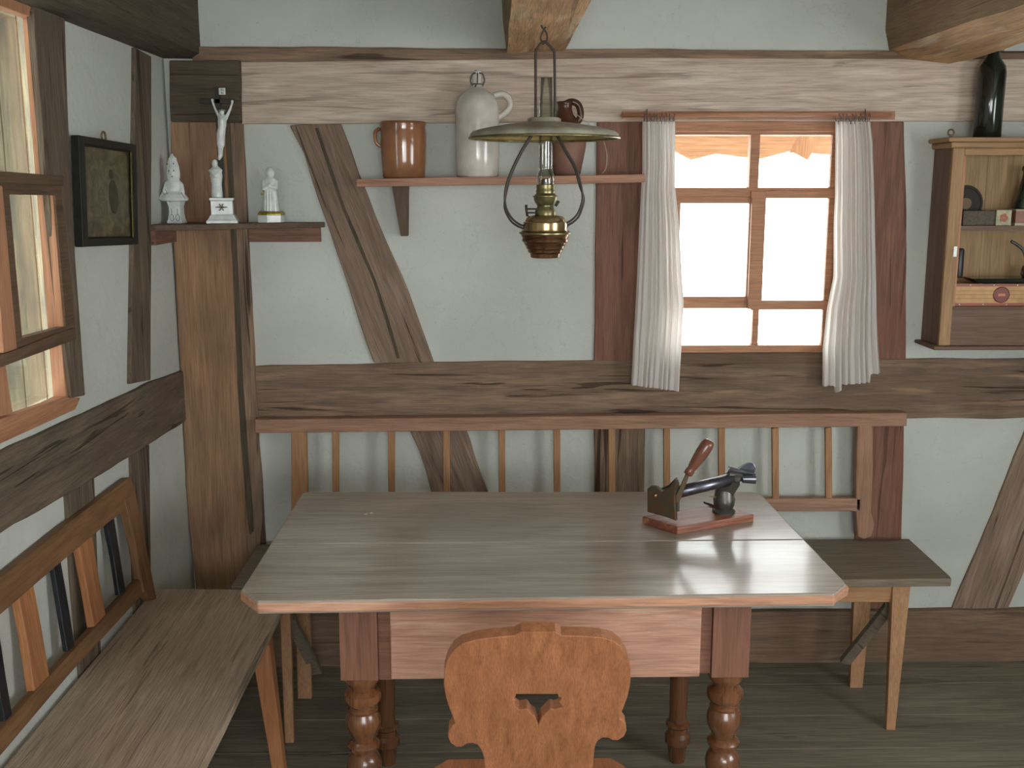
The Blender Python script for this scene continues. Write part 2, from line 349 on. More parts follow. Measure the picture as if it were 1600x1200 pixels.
# left wall with its window opening
LY1 = onX(72, 268, XL).y+.035; LY0 = 1.72; LZ0 = onX(102, 622, XL).z-.02; LZ1 = onX(60, 18, XL).z+.01
bm = BM()
prism(bm, [(XL, YF, -.02), (XL, YB, -.02), (XL, YB, ZC), (XL, YF, ZC)], (-.03, 0, 0),
      [[(XL, LY0, LZ0), (XL, LY1, LZ0), (XL, LY1, LZ1), (XL, LY0, LZ1)]])
struct('wall_left', bm, PLA)
bm = BM(); prism(bm, [(XR, YF, -.02), (XR, YB, -.02), (XR, YB, ZC), (XR, YF, ZC)], (.1, 0, 0), [[(XR, .1, .9), (XR, 1.3, .9), (XR, 1.3, 2.0), (XR, .1, 2.0)]]); struct('wall_right', bm, PLA)  # unseen opening added to go with the side fill lamp
bm = BM()
prism(bm, [(XL-.2, YF, -.02), (XR+.1, YF, -.02), (XR+.1, YF, ZC), (XL-.2, YF, ZC)], (0, -.15, 0),
      [[(-.3, YF, .9), (1.5, YF, .9), (1.5, YF, 1.95), (-.3, YF, 1.95)]])  # opening behind the camera, added along with the rear fill lamp
struct('wall_rear', bm, PLA)
bm = BM(); box(bm, (XL-.2, YF-.15, ZC), (XR+.1, YB+.16, ZC+.06)); struct('ceiling', bm, PLA)

TN = [0]
def trim(bm, mat, **k):
    TN[0] += 1; return struct('trim_%d' % TN[0], bm, mat, **k)
def wall_timber(px, mat, g, plane='Y', out=.012, deep=None, amp=.004, plane_at=None, bev=.004):
    bm = BM(); deep = deep if deep is not None else (.05 if plane == 'Y' else .004)
    if plane == 'Y':
        c = (plane_at or YB)-out; P = rough_outline([onY(x, y, c) for x, y in px], VY, amp); prism(bm, P, (0, out+deep, 0))
    else:
        c = (plane_at or XL)+out; P = rough_outline([onX(x, y, c) for x, y in px], VX, amp); prism(bm, P, (-(out+deep), 0, 0))
    return trim(bm, mat, g=g, bev=bev)
# far wall timbers
wall_timber([(373, 97), (1000, 90), (1700, 93), (1700, 189), (1000, 190), (373, 194)], W_PALE, (1, 0, 0), out=.022, amp=.002)
wall_timber([(300, 72), (800, 76), (1700, 80), (1700, 102), (800, 102), (300, 102)], W_DARK, (1, 0, 0), out=.018, amp=.004)
wall_timber([(392, 573), (700, 566), (1000, 563), (1700, 560), (1700, 654), (1000, 654), (700, 655), (392, 655)], W_DARK, (1, 0, 0), out=.012, amp=.006)
wall_timber([(300, 958), (1000, 958), (1800, 952), (1800, 1046), (1000, 1048), (300, 1050)], W_PLATE, (1, 0, 0), out=.03, amp=.004)
# diagonal brace above and below the middle rail
wall_timber([(452, 196), (532, 193), (560, 270), (600, 370), (640, 460), (678, 567), (584, 567), (545, 450), (500, 320), (475, 240)], W_BRACE, onY(640, 560, YB)-onY(495, 195, YB), out=.012, amp=.006)
wall_timber([(632, 656), (722, 656), (744, 720), (772, 800), (830, 960), (745, 960), (680, 790), (655, 705)], W_BRACE, onY(640, 560, YB)-onY(495, 195, YB), out=.010, amp=.006)
# long shake running down the brace
bm = BM(); pts = [(494, 200), (512, 255), (536, 325), (556, 372), (585, 440), (604, 500), (622, 560)]
P = [onY(x-2, y, YB-.0128) for x, y in pts] + [onY(x+3+(i % 2), y, YB-.0128) for i, (x, y) in enumerate(pts)][::-1]
prism(bm, P, (0, .003, 0)); trim(bm, W_SOOT_SHADE, g=(0, 0, 1))
# right-hand brace
wall_timber([(1610, 655), (1700, 655), (1575, 952), (1488, 952), (1540, 830)], W_BRACE, onY(1530, 950, YB)-onY(1620, 700, YB), out=.012, amp=.005)
# posts of the far window
wall_timber([(933, 188), (1010, 188), (1008, 565), (928, 565)], W_WPOST, (0, 0, 1), out=.011, amp=.003)
wall_timber([(1340, 188), (1413, 190), (1417, 330), (1416, 562), (1335, 562)], W_WPOST, (0, 0, 1), out=.011, amp=.003)
wall_timber([(928, 654), (1008, 654), (1006, 958), (930, 958)], W_DARK, (0, 0, 1), out=.009, amp=.003)
wall_timber([(1338, 654), (1413, 654), (1409, 840), (1405, 958), (1335, 958)], W_WPOST, (0, 0, 1), out=.009, amp=.003)
# corner post: brown face with a dark waney side
wall_timber([(266, 190), (350, 190), (362, 400), (370, 600), (378, 720), (392, 960), (398, 1060), (322, 1060), (306, 920), (290, 760), (285, 640), (278, 520), (270, 350)], W_POST, (0, 0, 1), out=.035, deep=.03, amp=.004)
wall_timber([(348, 190), (378, 190), (388, 400), (397, 570), (403, 690), (414, 850), (425, 1060), (396, 1060), (388, 930), (376, 720), (368, 600), (360, 400)], W_DARK, (0, 0, 1), out=.024, deep=.04, amp=.004)
wall_timber([(350, 192), (360, 192), (371, 400), (380, 600), (387, 700), (397, 830), (390, 835), (377, 715), (368, 600), (361, 400)], W_SOOT_SHADE, (0, 0, 1), out=.0255, deep=.01, amp=.003, bev=.001)  # shade in the post's groove, put in as a strip of darker wood
wall_timber([(264, 94), (374, 94), (376, 192), (266, 190)], W_SOOT_SHADE, (1, 0, 0), out=.045, deep=.03, amp=.003)
# left wall timbers
wall_timber([(300, 574), (230, 600), (120, 652), (0, 708), (-400, 886), (-400, 1120), (0, 835), (100, 776), (200, 716), (300, 652)], W_BLACK, (0, 1, 0), plane='X', out=.014, amp=.006)
wall_timber([(60, -20), (102, 28), (108, 200), (118, 400), (134, 618), (112, 622), (104, 560), (72, 268), (52, 20)], W_BLACK, (0, 0, 1), plane='X', out=.012, amp=.003)
wall_timber([(212, 74), (237, 88), (237, 350), (236, 594), (205, 600), (208, 400)], W_BLACK, (0, 0, 1), plane='X', out=.012, amp=.003)
wall_timber([(205, 712), (234, 694), (236, 870), (238, 1000), (214, 1020), (208, 850)], W_BLACK, (0, 0, 1), plane='X', out=.008, amp=.003)
wall_timber([(104, 772), (148, 742), (152, 850), (160, 1060), (130, 1100), (112, 900)], W_BLACK, (0, 0, 1), plane='X', out=.008, amp=.003)
# ceiling timbers
def rough_beam(sec, y0, y1, mats, mi, amp=.006, n=28):
    bm = BM(); rings = []
    for i in range(n+1):
        y = y0+(y1-y0)*i/n
        rings.append([bm.verts.new((x+amp*noise.noise(V((x*9, y*3, z*9))), y, z+amp*noise.noise(V((x*9+4, y*3, z*9+2))))) for x, z in sec])
    m = len(sec)
    for i in range(n):
        for k in range(m):
            f = bm.faces.new((rings[i][k], rings[i][(k+1) % m], rings[i+1][(k+1) % m], rings[i+1][k])); f.material_index = mi[k]
    bm.faces.new(rings[0]); bm.faces.new(rings[-1][::-1])
    return trim(bm, None, mats=mats, g=(0, 1, 0), angle=.5)
rough_beam([(.024, ZC), (.030, 2.12), (.042, 2.022), (.222, 2.028), (.236, 2.06), (.24, ZC)], YF, YB, [W_JOIST, W_JOIST_SHADED], [1, 1, 0, 0, 1, 1], amp=.005)  # lit underside and shaded sides of the joists put into two wood tones
rough_beam([(1.222, ZC), (1.222, 2.10), (1.238, 2.04), (1.29, 2.002), (1.42, 1.995), (1.455, 2.03), (1.46, ZC)], YF, YB, [W_JOIST, W_JOIST_SHADED], [1, 1, 0, 0, 0, 1, 1], amp=.012)
rough_beam([(XL-.02, ZC), (XL-.02, 2.006), (-.93, 2.006), (-.905, 2.02), (-.905, ZC)], YF, YB, [W_SOOT_SHADE], [0]*5, amp=.004)
rough_beam([(-.62+3.0, ZC), (-.62+3.0, 2.02), (XR, 2.02), (XR, ZC)], YF, YB, [W_JOIST_SHADED], [0]*4, amp=.004)

# ------------------------------------------------------------ far window
def rectY(bm, x0, y0, x1, y1, c, d):          # a board in the wall plane between two picture corners
    a = onY(x0, y0, c); b = onY(x1, y1, c); box(bm, (a.x, c, b.z), (b.x, c+d, a.z))
win = thing('window_1', None, None, (onY(1180, 545, YB).x, YB, WZ0)); win['kind'] = 'structure'
bm = BM(); yf = YB+.0
box(bm, (WX0, yf, onY(0, 210, yf).z), (WX1, yf+.06, WZ1)); box(bm, (WX0, yf, WZ0), (WX1, yf+.06, onY(0, 543, yf).z))
box(bm, (WX0, yf+.001, WZ0+.002), (onY(1057, 0, yf).x, yf+.059, WZ1-.002)); box(bm, (onY(1313, 0, yf).x, yf+.001, WZ0+.002), (WX1, yf+.024, WZ1-.002))
rectY(bm, 1047, 293, 1320, 308, yf-.001, .055)
rectY(bm, 1174, 208, 1185, 295, yf+.01, .04)
rectY(bm, 1177, 482, 1184, 545, yf+.02, .03)
mk('window_frame', bm, W_WIN, win, bev=.003)
bm = BM()
rectY(bm, 1056, 304, 1186, 318, yf+.008, .022); rectY(bm, 1056, 464, 1186, 482, yf+.008, .022); rectY(bm, 1172, 305, 1186, 481, yf+.009, .020); rectY(bm, 1046, 305, 1059, 481, yf+.009, .020)
mk('sash', bm, W_WIN, win, bev=.002)
bm = BM(); yb2 = yf-.008
rectY(bm, 1174, 298, 1320, 310, yb2, .018); rectY(bm, 1174, 470, 1320, 484, yb2, .018); rectY(bm, 1176, 299, 1190, 483, yb2-.001, .018); rectY(bm, 1309, 299, 1322, 483, yb2-.001, .018)
mk('sash', bm, W_WIN, win, bev=.002)
for a in ((1055, 208, 1176, 295), (1184, 208, 1330, 295), (1055, 315, 1175, 468), (1188, 308, 1312, 473), (1055, 482, 1330, 545)):
    bm = BM(); rectY(bm, *a, yf+.03, .003); mk('pane', bm, GLASS, win)
bm = BM(); box(bm, (WX0-.0, yf-.0125, WZ0-.034), (WX1+.0, yf+.1, WZ0+.004)); mk('window_sill', bm, W_WIND, win, bev=.003)
bm = BM(); box(bm, (WX0, yf-.012, WZ1-.012), (WX1, yf, WZ1+.02)); mk('head_board', bm, W_WIN, win, bev=.003)
# eaves seen through the upper panes
bm = BM(); yo = YB+.75; P = [onY(x, y, yo) for x, y in ((950, 150), (1450, 150), (1450, 236), (1300, 242), (1235, 236), (1190, 248), (1120, 240), (1080, 250), (1050, 234), (950, 240))]
prism(bm, rough_outline(P, VY, .01), (0, .08, 0)); trim(bm, W_WIN, g=(1, 0, 0))
bm = BM(); prism(bm, [onY(x, y, YB+.5) for x, y in ((1275, 170), (1310, 170), (1262, 250), (1240, 238))], (0, .06, 0)); trim(bm, W_WIN, g=(0, 0, 1))
bm = BM(); box(bm, (XL-1.5, YB+.16, 2.3), (XR+1, YB+.95, 2.36)); trim(bm, W_OUT, g=(1, 0, 0))

# ------------------------------------------------------------ left window
wl = thing('window_2', None, None, (XL, 2.1, LZ0)); wl['kind'] = 'structure'
def rectX(bm, ya, yb, za, zb, x, d): box(bm, (x, min(ya, yb), min(za, zb)), (x-d, max(ya, yb), max(za, zb)))
JY = onX(72, 268, XL).y                 # room-side edge of the jamb
jb = .038
bm = BM()
zt = onX(55, 30, XL).z; zl = onX(100, 290, XL).z; zr = onX(115, 530, XL+.03).z
zb = onX(102, 618, XL).z
box(bm, (XL+.004, JY, LZ0), (XL-.026, LY1, LZ1)); box(bm, (XL+.004, LY0, LZ0), (XL-.026, LY0+.04, LZ1))
box(bm, (XL+.004, LY0, zt), (XL-.026, LY1, LZ1)); box(bm, (XL+.004, LY0, LZ0), (XL-.026, LY1, zb))
mk('window_frame', bm, W_WIN, wl, g=(0, 0, 1), bev=.002)
# brown board in front of the frame, ledge and slide rail
bm = BM(); prism(bm, [onX(x, y, XL+.006) for x, y in ((0, 655), (102, 620), (126, 622), (118, 640), (0, 694), (-200, 775), (-200, 735))], (-.02, 0, 0)); mk('window_sill', bm, W_WIN, wl, g=(0, 1, 0), bev=.002)
bm = BM(); prism(bm, [onX(x, y, XL+.03) for x, y in ((-250, 250), (0, 267), (100, 275), (100, 290), (0, 286), (-250, 276))], (-.055, 0, 0)); mk('ledge', bm, W_WIND, wl, g=(0, 1, 0), bev=.002)
bm = BM(); prism(bm, [onX(x, y, XL+.03) for x, y in ((-250, 640), (0, 556), (118, 512), (120, 530), (0, 575), (-250, 662))], (-.06, 0, 0)); mk('slide_rail', bm, W_WIND, wl, g=(0, 1, 0), bev=.002)
# sliding sash: brown outer frame
sx = XL+.022
bm = BM()
prism(bm, [onX(x, y, sx) for x, y in ((0, 286), (95, 290), (118, 512), (30, 546), (8, 546))], (-.022, 0, 0),
      [[onX(x, y, sx) for x, y in ((15, 304), (86, 305), (103, 510), (35, 528))]])
mk('sash', bm, W_WIND, wl, g=(0, 1, 0), bev=.001)
bm = BM(); prism(bm, [onX(x, y, sx-.004) for x, y in ((82, 305), (88, 305), (105, 508), (99, 512))], (-.016, 0, 0)); mk('glazing_stile', bm, W_WIN, wl, g=(0, 0, 1), bev=.001)
bm = BM(); prism(bm, [onX(x, y, sx+.006) for x, y in ((-14, 290), (4, 290), (27, 545), (6, 552))], (-.045, 0, 0)); mk('meeting_stile', bm, W_WIN, wl, g=(0, 0, 1), bev=.002)
bm = BM(); prism(bm, [onX(x, y, sx-.014) for x, y in ((-10, 565), (8, 560), (20, 645), (-4, 652))], (-.05, 0, 0)); mk('lower_mullion', bm, W_WIN, wl, g=(0, 0, 1), bev=.002)
for (ya, yb_, za, zb_) in ((LY0+.03, JY, zl, zt), (LY0+.03, JY, zr, zl), (LY0+.03, JY, zb, zr)):
    bm = BM(); rectX(bm, ya, yb_, za, zb_, XL-.034, .003); mk('pane', bm, GLASS, wl)
bm = BM(); prism(bm, [onX(x, y, XL-.06) for x, y in ((70, 296), (80, 296), (98, 520), (89, 524))], (-.012, 0, 0)); mk('glass_reflection_strip', bm, W_WIND, wl, g=(0, 0, 1))  # reflection in the sash glass, built as a solid brown strip
# plank shutter wall close outside
bm = BM(); y = .7; rnd = random.Random(5)
while y < 6.5:
    w = rnd.uniform(.15, .2); box(bm, (XL-.80, y, .1), (XL-.83, y+w-.012, 2.7)); y += w
tag(mk('shed_boards', bm, W_OUT, g=(0, 0, 1)), 'weathered pale plank wall of the shed seen through the side window', 'wall', kind='structure')

# ------------------------------------------------------------ table
tz = .77
tb = thing('dining_table', 'large old wooden table with turned legs and a wide drawer in front of the benches', 'table', (.1, 2.48, 0))
FL, FR = onZ(474, 768, tz), onZ(1186, 768, tz)
NL, NL2 = onZ(377, 921, tz), onZ(402, 939, tz); NR2, NR = onZ(1304, 927, tz), onZ(1325, 914, tz)
def seam(x, y): return onZ(x, y, tz)
S1a, S1b = seam(430, 850), seam(1258, 843)
S1a.x = FL.x + (NL.x-FL.x)*((FL.y-S1a.y)/(FL.y-NL.y))+.0; S1b.x = FR.x+(NR.x-FR.x)*((FR.y-S1b.y)/(FR.y-NR.y))
gp = V((0, .0009, 0)); TT = V((0, 0, -.03))
bm = BM()
prism(bm, [FL+V((.015, 0, 0)), FR-V((.03, 0, 0)), FR-V((.008, .008, 0)), FR-V((0, .03, 0)), S1b+gp, S1a+gp, FL-V((0, .015, 0))], TT)
prism(bm, [S1a-gp, S1b-gp, NR+V((0, .02, 0)), NR+V((-.003, .003, 0)), NR2, NL2, NL, NL+V((0, .02, 0))], TT)
mk('tabletop', bm, W_TOP, tb, bev=.004)
# moulded edge under the top
e = .006
bm = BM(); prism(bm, [V((p.x+dx, p.y+dy, tz-.004)) for p, dx, dy in ((FL, -e+.01, 0), (FR, e-.01, 0), (NR, e-.003, .002), (NR2, 0, -e+.004), (NL2, 0, -e+.004), (NL, -e+.004, 0))], (0, 0, -.022)); mk('edge_moulding', bm, W_TBL, tb, bev=.004)
ya = 2.17
def zy(y, c=2.17): return onY(700, y, c).z
def xx(x, y=1000, c=2.17): return onY(x, y, c).x
# leg blocks
LX, RX = onY(560, 1000, ya).x, onY(1143, 1000, ya).x
for cx, nm in ((LX, 'l'), (RX, 'r')):
    pass
zk = zy(1062)
def turned(cx, cy):
    bm = BM(); k = .00148
    box(bm, (cx-.041, cy-.041, zk), (cx+.041, cy+.041, tz-.03))
    pr = []
    for y, hw in ((1060, 22), (1064, 26), (1070, 27), (1076, 25), (1081, 20), (1086, 19), (1089, 23), (1093, 27), (1099, 28), (1105, 27), (1109, 24), (1112, 20), (1115, 20), (1118, 23), (1121, 22), (1124, 23), (1130, 26), (1137, 27), (1145, 26), (1153, 23), (1160, 19), (1166, 18), (1169, 22), (1173, 25), (1178, 24), (1182, 18), (1186, 18), (1190, 22), (1196, 25), (1205, 27), (1216, 26), (1230, 21), (1245, 18), (1258, 17), (1264, 22), (1270, 24), (1276, 22), (1282, 17), (1300, 19), (1330, 21), (1360, 20), (1385, 17), (1392, 22), (1400, 24), (1408, 22), (1412, 17)):
        pr.append((hw*k, zk-(y-1062)*.00156))
    pr.append((.02, .0)); lathe(bm, closed(pr), (cx, cy, 0), 32, mi=lambda k: 1)
    return bm
for cx in (LX, RX): mk('leg', turned(cx, ya+.041), None, tb, g=(0, 0, 1), angle=.6, mats=[W_TBLD, W_TURN])
def plainleg(cx, cy):
    bm = BM(); pr = [(.031, tz-.03), (.031, .55), (.030, .45), (.026, .26), (.025, .14), (.026, .125), (.034, .12), (.034, .112), (.028, .105), (.028, .09), (.036, .08), (.036, .06), (.028, .05), (.022, .0)]
    return lathe(bm, closed(pr), (cx, cy, 0), 28)
BLX, BRX = onZ(606, 1190, 0).x, onZ(1058, 1190, 0).x
mk('leg', plainleg(BLX, 2.77), W_TURN, tb, g=(0, 0, 1), angle=.6)
mk('leg', plainleg(BRX, 2.77), W_TURN, tb, g=(0, 0, 1), angle=.6)
# aprons
bm = BM(); z0 = zy(1056, ya+.03)
box(bm, (LX+.041, ya+.012, z0), (xx(612), ya+.035, tz-.03)); mk('front_rail', bm, W_TBLD, tb, bev=.002)
bm = BM(); box(bm, (xx(1090), ya+.012, zy(1050, ya+.03)), (RX-.041, ya+.035, tz-.03))
mk('front_rail', bm, W_TBLD, tb, bev=.002)
for cx in (LX, RX):
    bm = BM(); box(bm, (cx-.015, ya+.08, z0), (cx+.015, 2.80, tz-.03)); mk('side_rail', bm, W_TBLD, tb, g=(0, 1, 0), bev=.002)
bm = BM(); box(bm, (LX-.02, 2.78, z0), (RX+.02, 2.81, tz-.03)); mk('back_rail', bm, W_TBLD, tb, bev=.002)
bm = BM(); da = onY(611, 1062, ya-.012); db = onY(1093, 1062, ya-.012); box(bm, (da.x, ya-.012, da.z), (db.x, ya+.012, tz-.031)); dr = mk('drawer', bm, W_DRAW, tb, bev=.003)
bm = BM(); box(bm, (da.x+.02, ya+.012, da.z+.005), (db.x-.02, ya+.45, da.z+.09)); mk('drawer_box', bm, W_DRAW, dr)
for xa, xb, s in ((498, 530, -1), (1172, 1205, 1)):
    a = onY(xa, 960, 2.24).x; b = onY(xb, 960, 2.24).x
    bm = BM(); c = (b if s < 0 else a); t_ = (a if s < 0 else b)
    prism(bm, [(c, 2.24, tz-.03), (t_, 2.24, tz-.03), (t_-s*.012, 2.24, tz-.058), (c, 2.24, tz-.058)], (0, .06, 0)); mk('batten', bm, W_BENCHD, tb, bev=.002)
    bm = BM(); prism(bm, [(c, 2.68, tz-.03), (t_, 2.68, tz-.03), (t_-s*.012, 2.68, tz-.058), (c, 2.68, tz-.058)], (0, .06, 0)); mk('batten', bm, W_BENCHD, tb, bev=.002)
# crumbs of wood on the top
for i, (x, y) in enumerate(((571, 804), (580, 802))):
    p = onZ(x, y, tz); bm = BM(); ball(bm, p+V((0, 0, .0015)), (.005, .003, .0016), 8)
    tag(mk('wood_chip', bm, STRING, smooth=True), 'tiny pale wood chip lying on the table towards its far left', 'wood chip', 'pale chips on the table')

# ------------------------------------------------------------ chair
ct, cbm = V((0, 1.57, .92)), V((0, 1.70, .46))
cn = VX.cross((ct-cbm).normalized()).normalized()
def cp(x, y): return onP(x, y, ct, cn)
zs = .45
ch = thing('carved_chair', 'varnished oak chair with a carved board back and heart cut-out, drawn up to the table', 'chair', (.07, 1.82, 0))
outl = [(804, 993), (815, 987), (868, 987), (877, 993), (915, 994), (940, 996), (958, 1001), (971, 1011), (981, 1028), (986, 1048), (985, 1068), (981, 1088), (975, 1104), (970, 1116), (968, 1123), (973, 1126), (978, 1133), (979, 1142), (975, 1151), (966, 1157), (957, 1157), (949, 1153), (941, 1153), (934, 1158), (930, 1166), (928, 1180), (924, 1225), (918, 1300)]
outr = [(762, 1300), (758, 1225), (756, 1184), (752, 1172), (746, 1164), (738, 1161), (730, 1162), (722, 1167), (712, 1167), (704, 1161), (700, 1152), (701, 1142), (706, 1135), (711, 1131), (709, 1124), (702, 1107), (696, 1088), (693, 1068), (694, 1048), (699, 1030), (708, 1016), (722, 1006), (742, 1000), (770, 996)]
hole = [(806, 1085), (871, 1085), (872, 1089), (877, 1090), (876, 1094), (873, 1096), (879, 1105), (866, 1109), (860, 1107), (851, 1116), (846, 1121), (841, 1133), (837, 1121), (829, 1115), (824, 1107), (812, 1110), (804, 1104), (803, 1098), (806, 1095), (802, 1093), (803, 1090), (806, 1089)]
bm = BM(); P = [cp(*p) for p in outl+outr]
for p in P:
    pass
off = -cn*.024 if cn.y < 0 else cn*.024
prism(bm, P, off, [[cp(*p) for p in hole]])
mk('backrest', bm, W_CHAIR, ch, g=(0, .0, 1), bev=.003)
bm = BM(); s = [(-.13, 1.665), (.27, 1.665), (.285, 1.72), (.265, 1.98), (.24, 2.01), (-.10, 2.01), (-.125, 1.98), (-.145, 1.72)]
prism(bm, [(x, y, zs-.022) for x, y in s], (0, 0, .026)); mk('seat', bm, W_CHAIR, ch, g=(0, 1, 0), bev=.006)
for x, y, dx, dy in ((-.08, 1.73, -.06, -.08), (.22, 1.73, .06, -.08), (-.06, 1.94, -.05, .06), (.2, 1.94, .05, .06)):
    bm = BM(); tube(bm, [(x, y, zs-.022), (x+dx*.5, y+dy*.5, (zs-.022)/2), (x+dx, y+dy, 0)], .019, 8, r2=.014); mk('leg', bm, W_CHAIR, ch, g=(0, 0, 1), smooth=True)
bm = BM(); box(bm, (-.03, 1.74, zs-.045), (.17, 1.79, zs-.022)); mk('seat_batten', bm, W_CHAIR, ch)

# ------------------------------------------------------------ bench under the far window
b1 = thing('spindle_bench', 'long wooden bench with spindle backrest against the far wall under the curtained window', 'bench', (.3, 3.2, 0))
bm = BM(); q = onZ(1410, 832, .45); q2 = onZ(1487, 904, .45)
prism(bm, rough_outline([(-.785, 2.985, .45), (q2.x, q2.y, .45), (q2.x+.004, q2.y+.02, .45), (1.398, 3.38, .45), (-.60, 3.38, .45), (-.785, 3.36, .45)], VZ, .0015), (0, 0, -.026))
mk('seat', bm, W_BENCHD, b1, bev=.004)
yr = 3.345
bm = BM(); a = onY(398, 656, yr); b = onY(1418, 645, yr); c = onY(1417, 666, yr); d = onY(398, 677, yr)
prism(bm, [a, b, c, d], (0, .04, 0)); mk('top_rail', bm, W_RAIL, b1, bev=.003)
bm = BM(); a = onY(470, 783, yr); b = onY(1345, 779, yr); c = onY(1345, 799, yr); d = onY(470, 802, yr)
prism(bm, [a, b, c, d], (0, .03, 0)); mk('lower_rail', bm, W_RAIL, b1, bev=.003)
for x in (524.5, 611.5, 697.5, 784, 870, 955.5, 1041.5, 1127, 1211, 1294):
    bm = BM(); bar(bm, onY(x, 668, yr+.012), onY(x+.6, 788, yr+.012), .022, .014, up=(0, 1, 0)); mk('spindle', bm, W_SPIN, b1, g=(0, 0, 1), bev=.002)
bm = BM(); prism(bm, [onY(x, y, yr-.0) for x, y in ((1340, 664), (1364, 664), (1364, 740), (1361, 800), (1367, 820), (1362, 838), (1350, 843), (1340, 838), (1338, 800), (1338, 740))], (0, .028, 0)); mk('end_post', bm, W_RAIL, b1, g=(0, 0, 1), bev=.003)
bm = BM(); prism(bm, [onY(x, y, yr-.0) for x, y in ((455, 675), (478, 675), (480, 760), (479, 843), (455, 843))], (0, .028, 0)); mk('end_post', bm, W_SPIN, b1, g=(0, 0, 1), bev=.003)
def legY(px, c, th, nm, mat, par):
    bm = BM(); prism(bm, [onY(x, y, c) for x, y in px], (0, th, 0)); return mk(nm, bm, mat, par, g=(0, 0, 1), bev=.003)
def leg4(top, bot, ctop, zbot, w, nm, mat, par, zt=.424):
    # tapered leg: top corners at depth ctop just below the seat, bottom corners on the floor
    bm = BM(); T = [V((onY(x, 930, ctop).x, ctop, zt)) for x in top]; B = [onZ(x, zbot, 0) for x in bot]
    vs = [bm.verts.new(p) for p in (T[0], T[1], T[1]+V((0, w, 0)), T[0]+V((0, w, 0)))]
    vb = [bm.verts.new(p) for p in (B[0], B[1], B[1]+V((0, w*.6, 0)), B[0]+V((0, w*.6, 0)))]
    bm.faces.new(vs); bm.faces.new(vb[::-1])
    for i in range(4): bm.faces.new((vs[i], vb[i], vb[(i+1) % 4], vs[(i+1) % 4]))
    return mk(nm, bm, mat, par, g=(0, 0, 1), bev=.002)
leg4((1394, 1422), (1385, 1399), 3.03, 1141, .03, 'leg', W_SPIN, b1)
leg4((1334, 1364), (1328, 1348), 3.30, 1075, .03, 'leg', W_SPIN, b1)
leg4((436, 453), (445, 459), 3.03, 1161, .03, 'leg', W_SPIN, b1)
leg4((463, 484), (465, 487), 3.30, 1092, .03, 'leg', W_SPIN, b1)
bm = BM(); prism(bm, [onY(x, y, 3.035) for x, y in ((1180, 914), (1398, 912), (1398, 941), (1180, 942))], (0, .022, 0)); mk('front_rail', bm, W_SPIN, b1, bev=.002)
bm = BM(); bar(bm, onY(1392, 945, 3.06), onY(1320, 1034, 3.22), .034, .02, up=(0, 1, 0)); mk('brace', bm, W_BENCHD, b1, g=(1, 0, -1), bev=.002)
bm = BM(); bar(bm, onY(452, 965, 3.06), onY(495, 1050, 3.24), .034, .02, up=(0, 1, 0)); mk('brace', bm, W_BENCHD, b1, g=(1, 0, -1), bev=.002)

# ------------------------------------------------------------ bench along the left wall
b2 = thing('slatted_bench', 'worn wooden bench with slatted back along the side wall below the orange window', 'bench', (-.85, 2.0, 0))
bm = BM(); xs = -.604
prism(bm, rough_outline([(XL+.012, .95, .45), (xs, .95, .45), (xs, 2.0, .45), (xs, 2.94, .45), (xs-.02, 2.962, .45), (XL+.012, 2.975, .45)], VZ, .0025), (0, 0, -.034))
mk('seat', bm, W_BENCH, b2, g=(0, 1, 0), bev=.005)
bp0 = V((-.960, 0, .45)); bp1 = V((-.996, 0, .79)); bn = (bp1-bp0).cross(VY).normalized()
def bpn(x, y, o=0): return onP(x, y, bp0+bn*o, bn)
if bn.x < 0: bn = -bn
def slat(px, nm, mat, o=0, th=.02, g=None):
    bm = BM(); prism(bm, [bpn(x, y, o) for x, y in px], -bn*th); return mk(nm, bm, mat, b2, g=g or (bp1-bp0), bev=.002)
slat([(0, 904), (103, 820), (203, 745), (210, 760), (213, 784), (196, 797), (168, 818), (82, 890), (0, 961), (-160, 1095), (-160, 1035)], 'top_rail', W_RAILL, .008, .022, (0, 1, 0))
slat([(0, 1142), (110, 1022), (218, 905), (228, 915), (222, 930), (110, 1052), (0, 1182), (-160, 1370), (-160, 1310)], 'lower_rail', W_RAILL, .004, .02, (0, 1, 0))
slat([(195, 780), (212, 768), (232, 870), (245, 936), (236, 938), (226, 925), (212, 850)], 'end_post', W_RAILL, .010, .022)
slat([(24, 905), (48, 890), (66, 985), (78, 1060), (54, 1080), (42, 1000)], 'slat', W_SLAT, .0, .018)
slat([(120, 835), (141, 815), (156, 910), (168, 972), (148, 985), (136, 915)], 'slat', W_SLAT, .0, .018)
for pl in ([(81, 868), (92, 858), (108, 950), (117, 1010), (106, 1018), (95, 950)], [(163, 796), (175, 785), (188, 870), (197, 926), (187, 930), (178, 870)], [(-14, 960), (-6, 950), (10, 1060), (20, 1120), (9, 1130), (0, 1080)]):
    o = slat(pl, 'slat', BLKP, -.004, .012); o['label'] = 'black painted narrow slat'
bm = BM(); t0 = V((xs-.05, 2.70, .416))
a = onZ(427, 1215, 0); b = onZ(446, 1215, 0)
vs = [bm.verts.new(p) for p in ((xs-.06, 2.69, .416), (xs-.008, 2.69, .416), (xs-.008, 2.74, .416), (xs-.06, 2.74, .416))]
vb = [bm.verts.new(p) for p in (a, b, b+V((0, .03, 0)), a+V((0, .03, 0)))]
bm.faces.new(vs); bm.faces.new(vb[::-1])
for i in range(4): bm.faces.new((vs[i], vb[i], vb[(i+1) % 4], vs[(i+1) % 4]))
mk('leg', bm, W_SLAT, b2, g=(0, 0, 1), bev=.002)
for x, y in ((-.96, 2.72), (-.64, 1.2), (-.96, 1.2)):
    bm = BM(); bar(bm, (x, y, .416), (x, y, 0), .045, .03, up=(0, 1, 0), w2=.03, h2=.025); mk('leg', bm, W_SLAT, b2, g=(0, 0, 1), bev=.002)

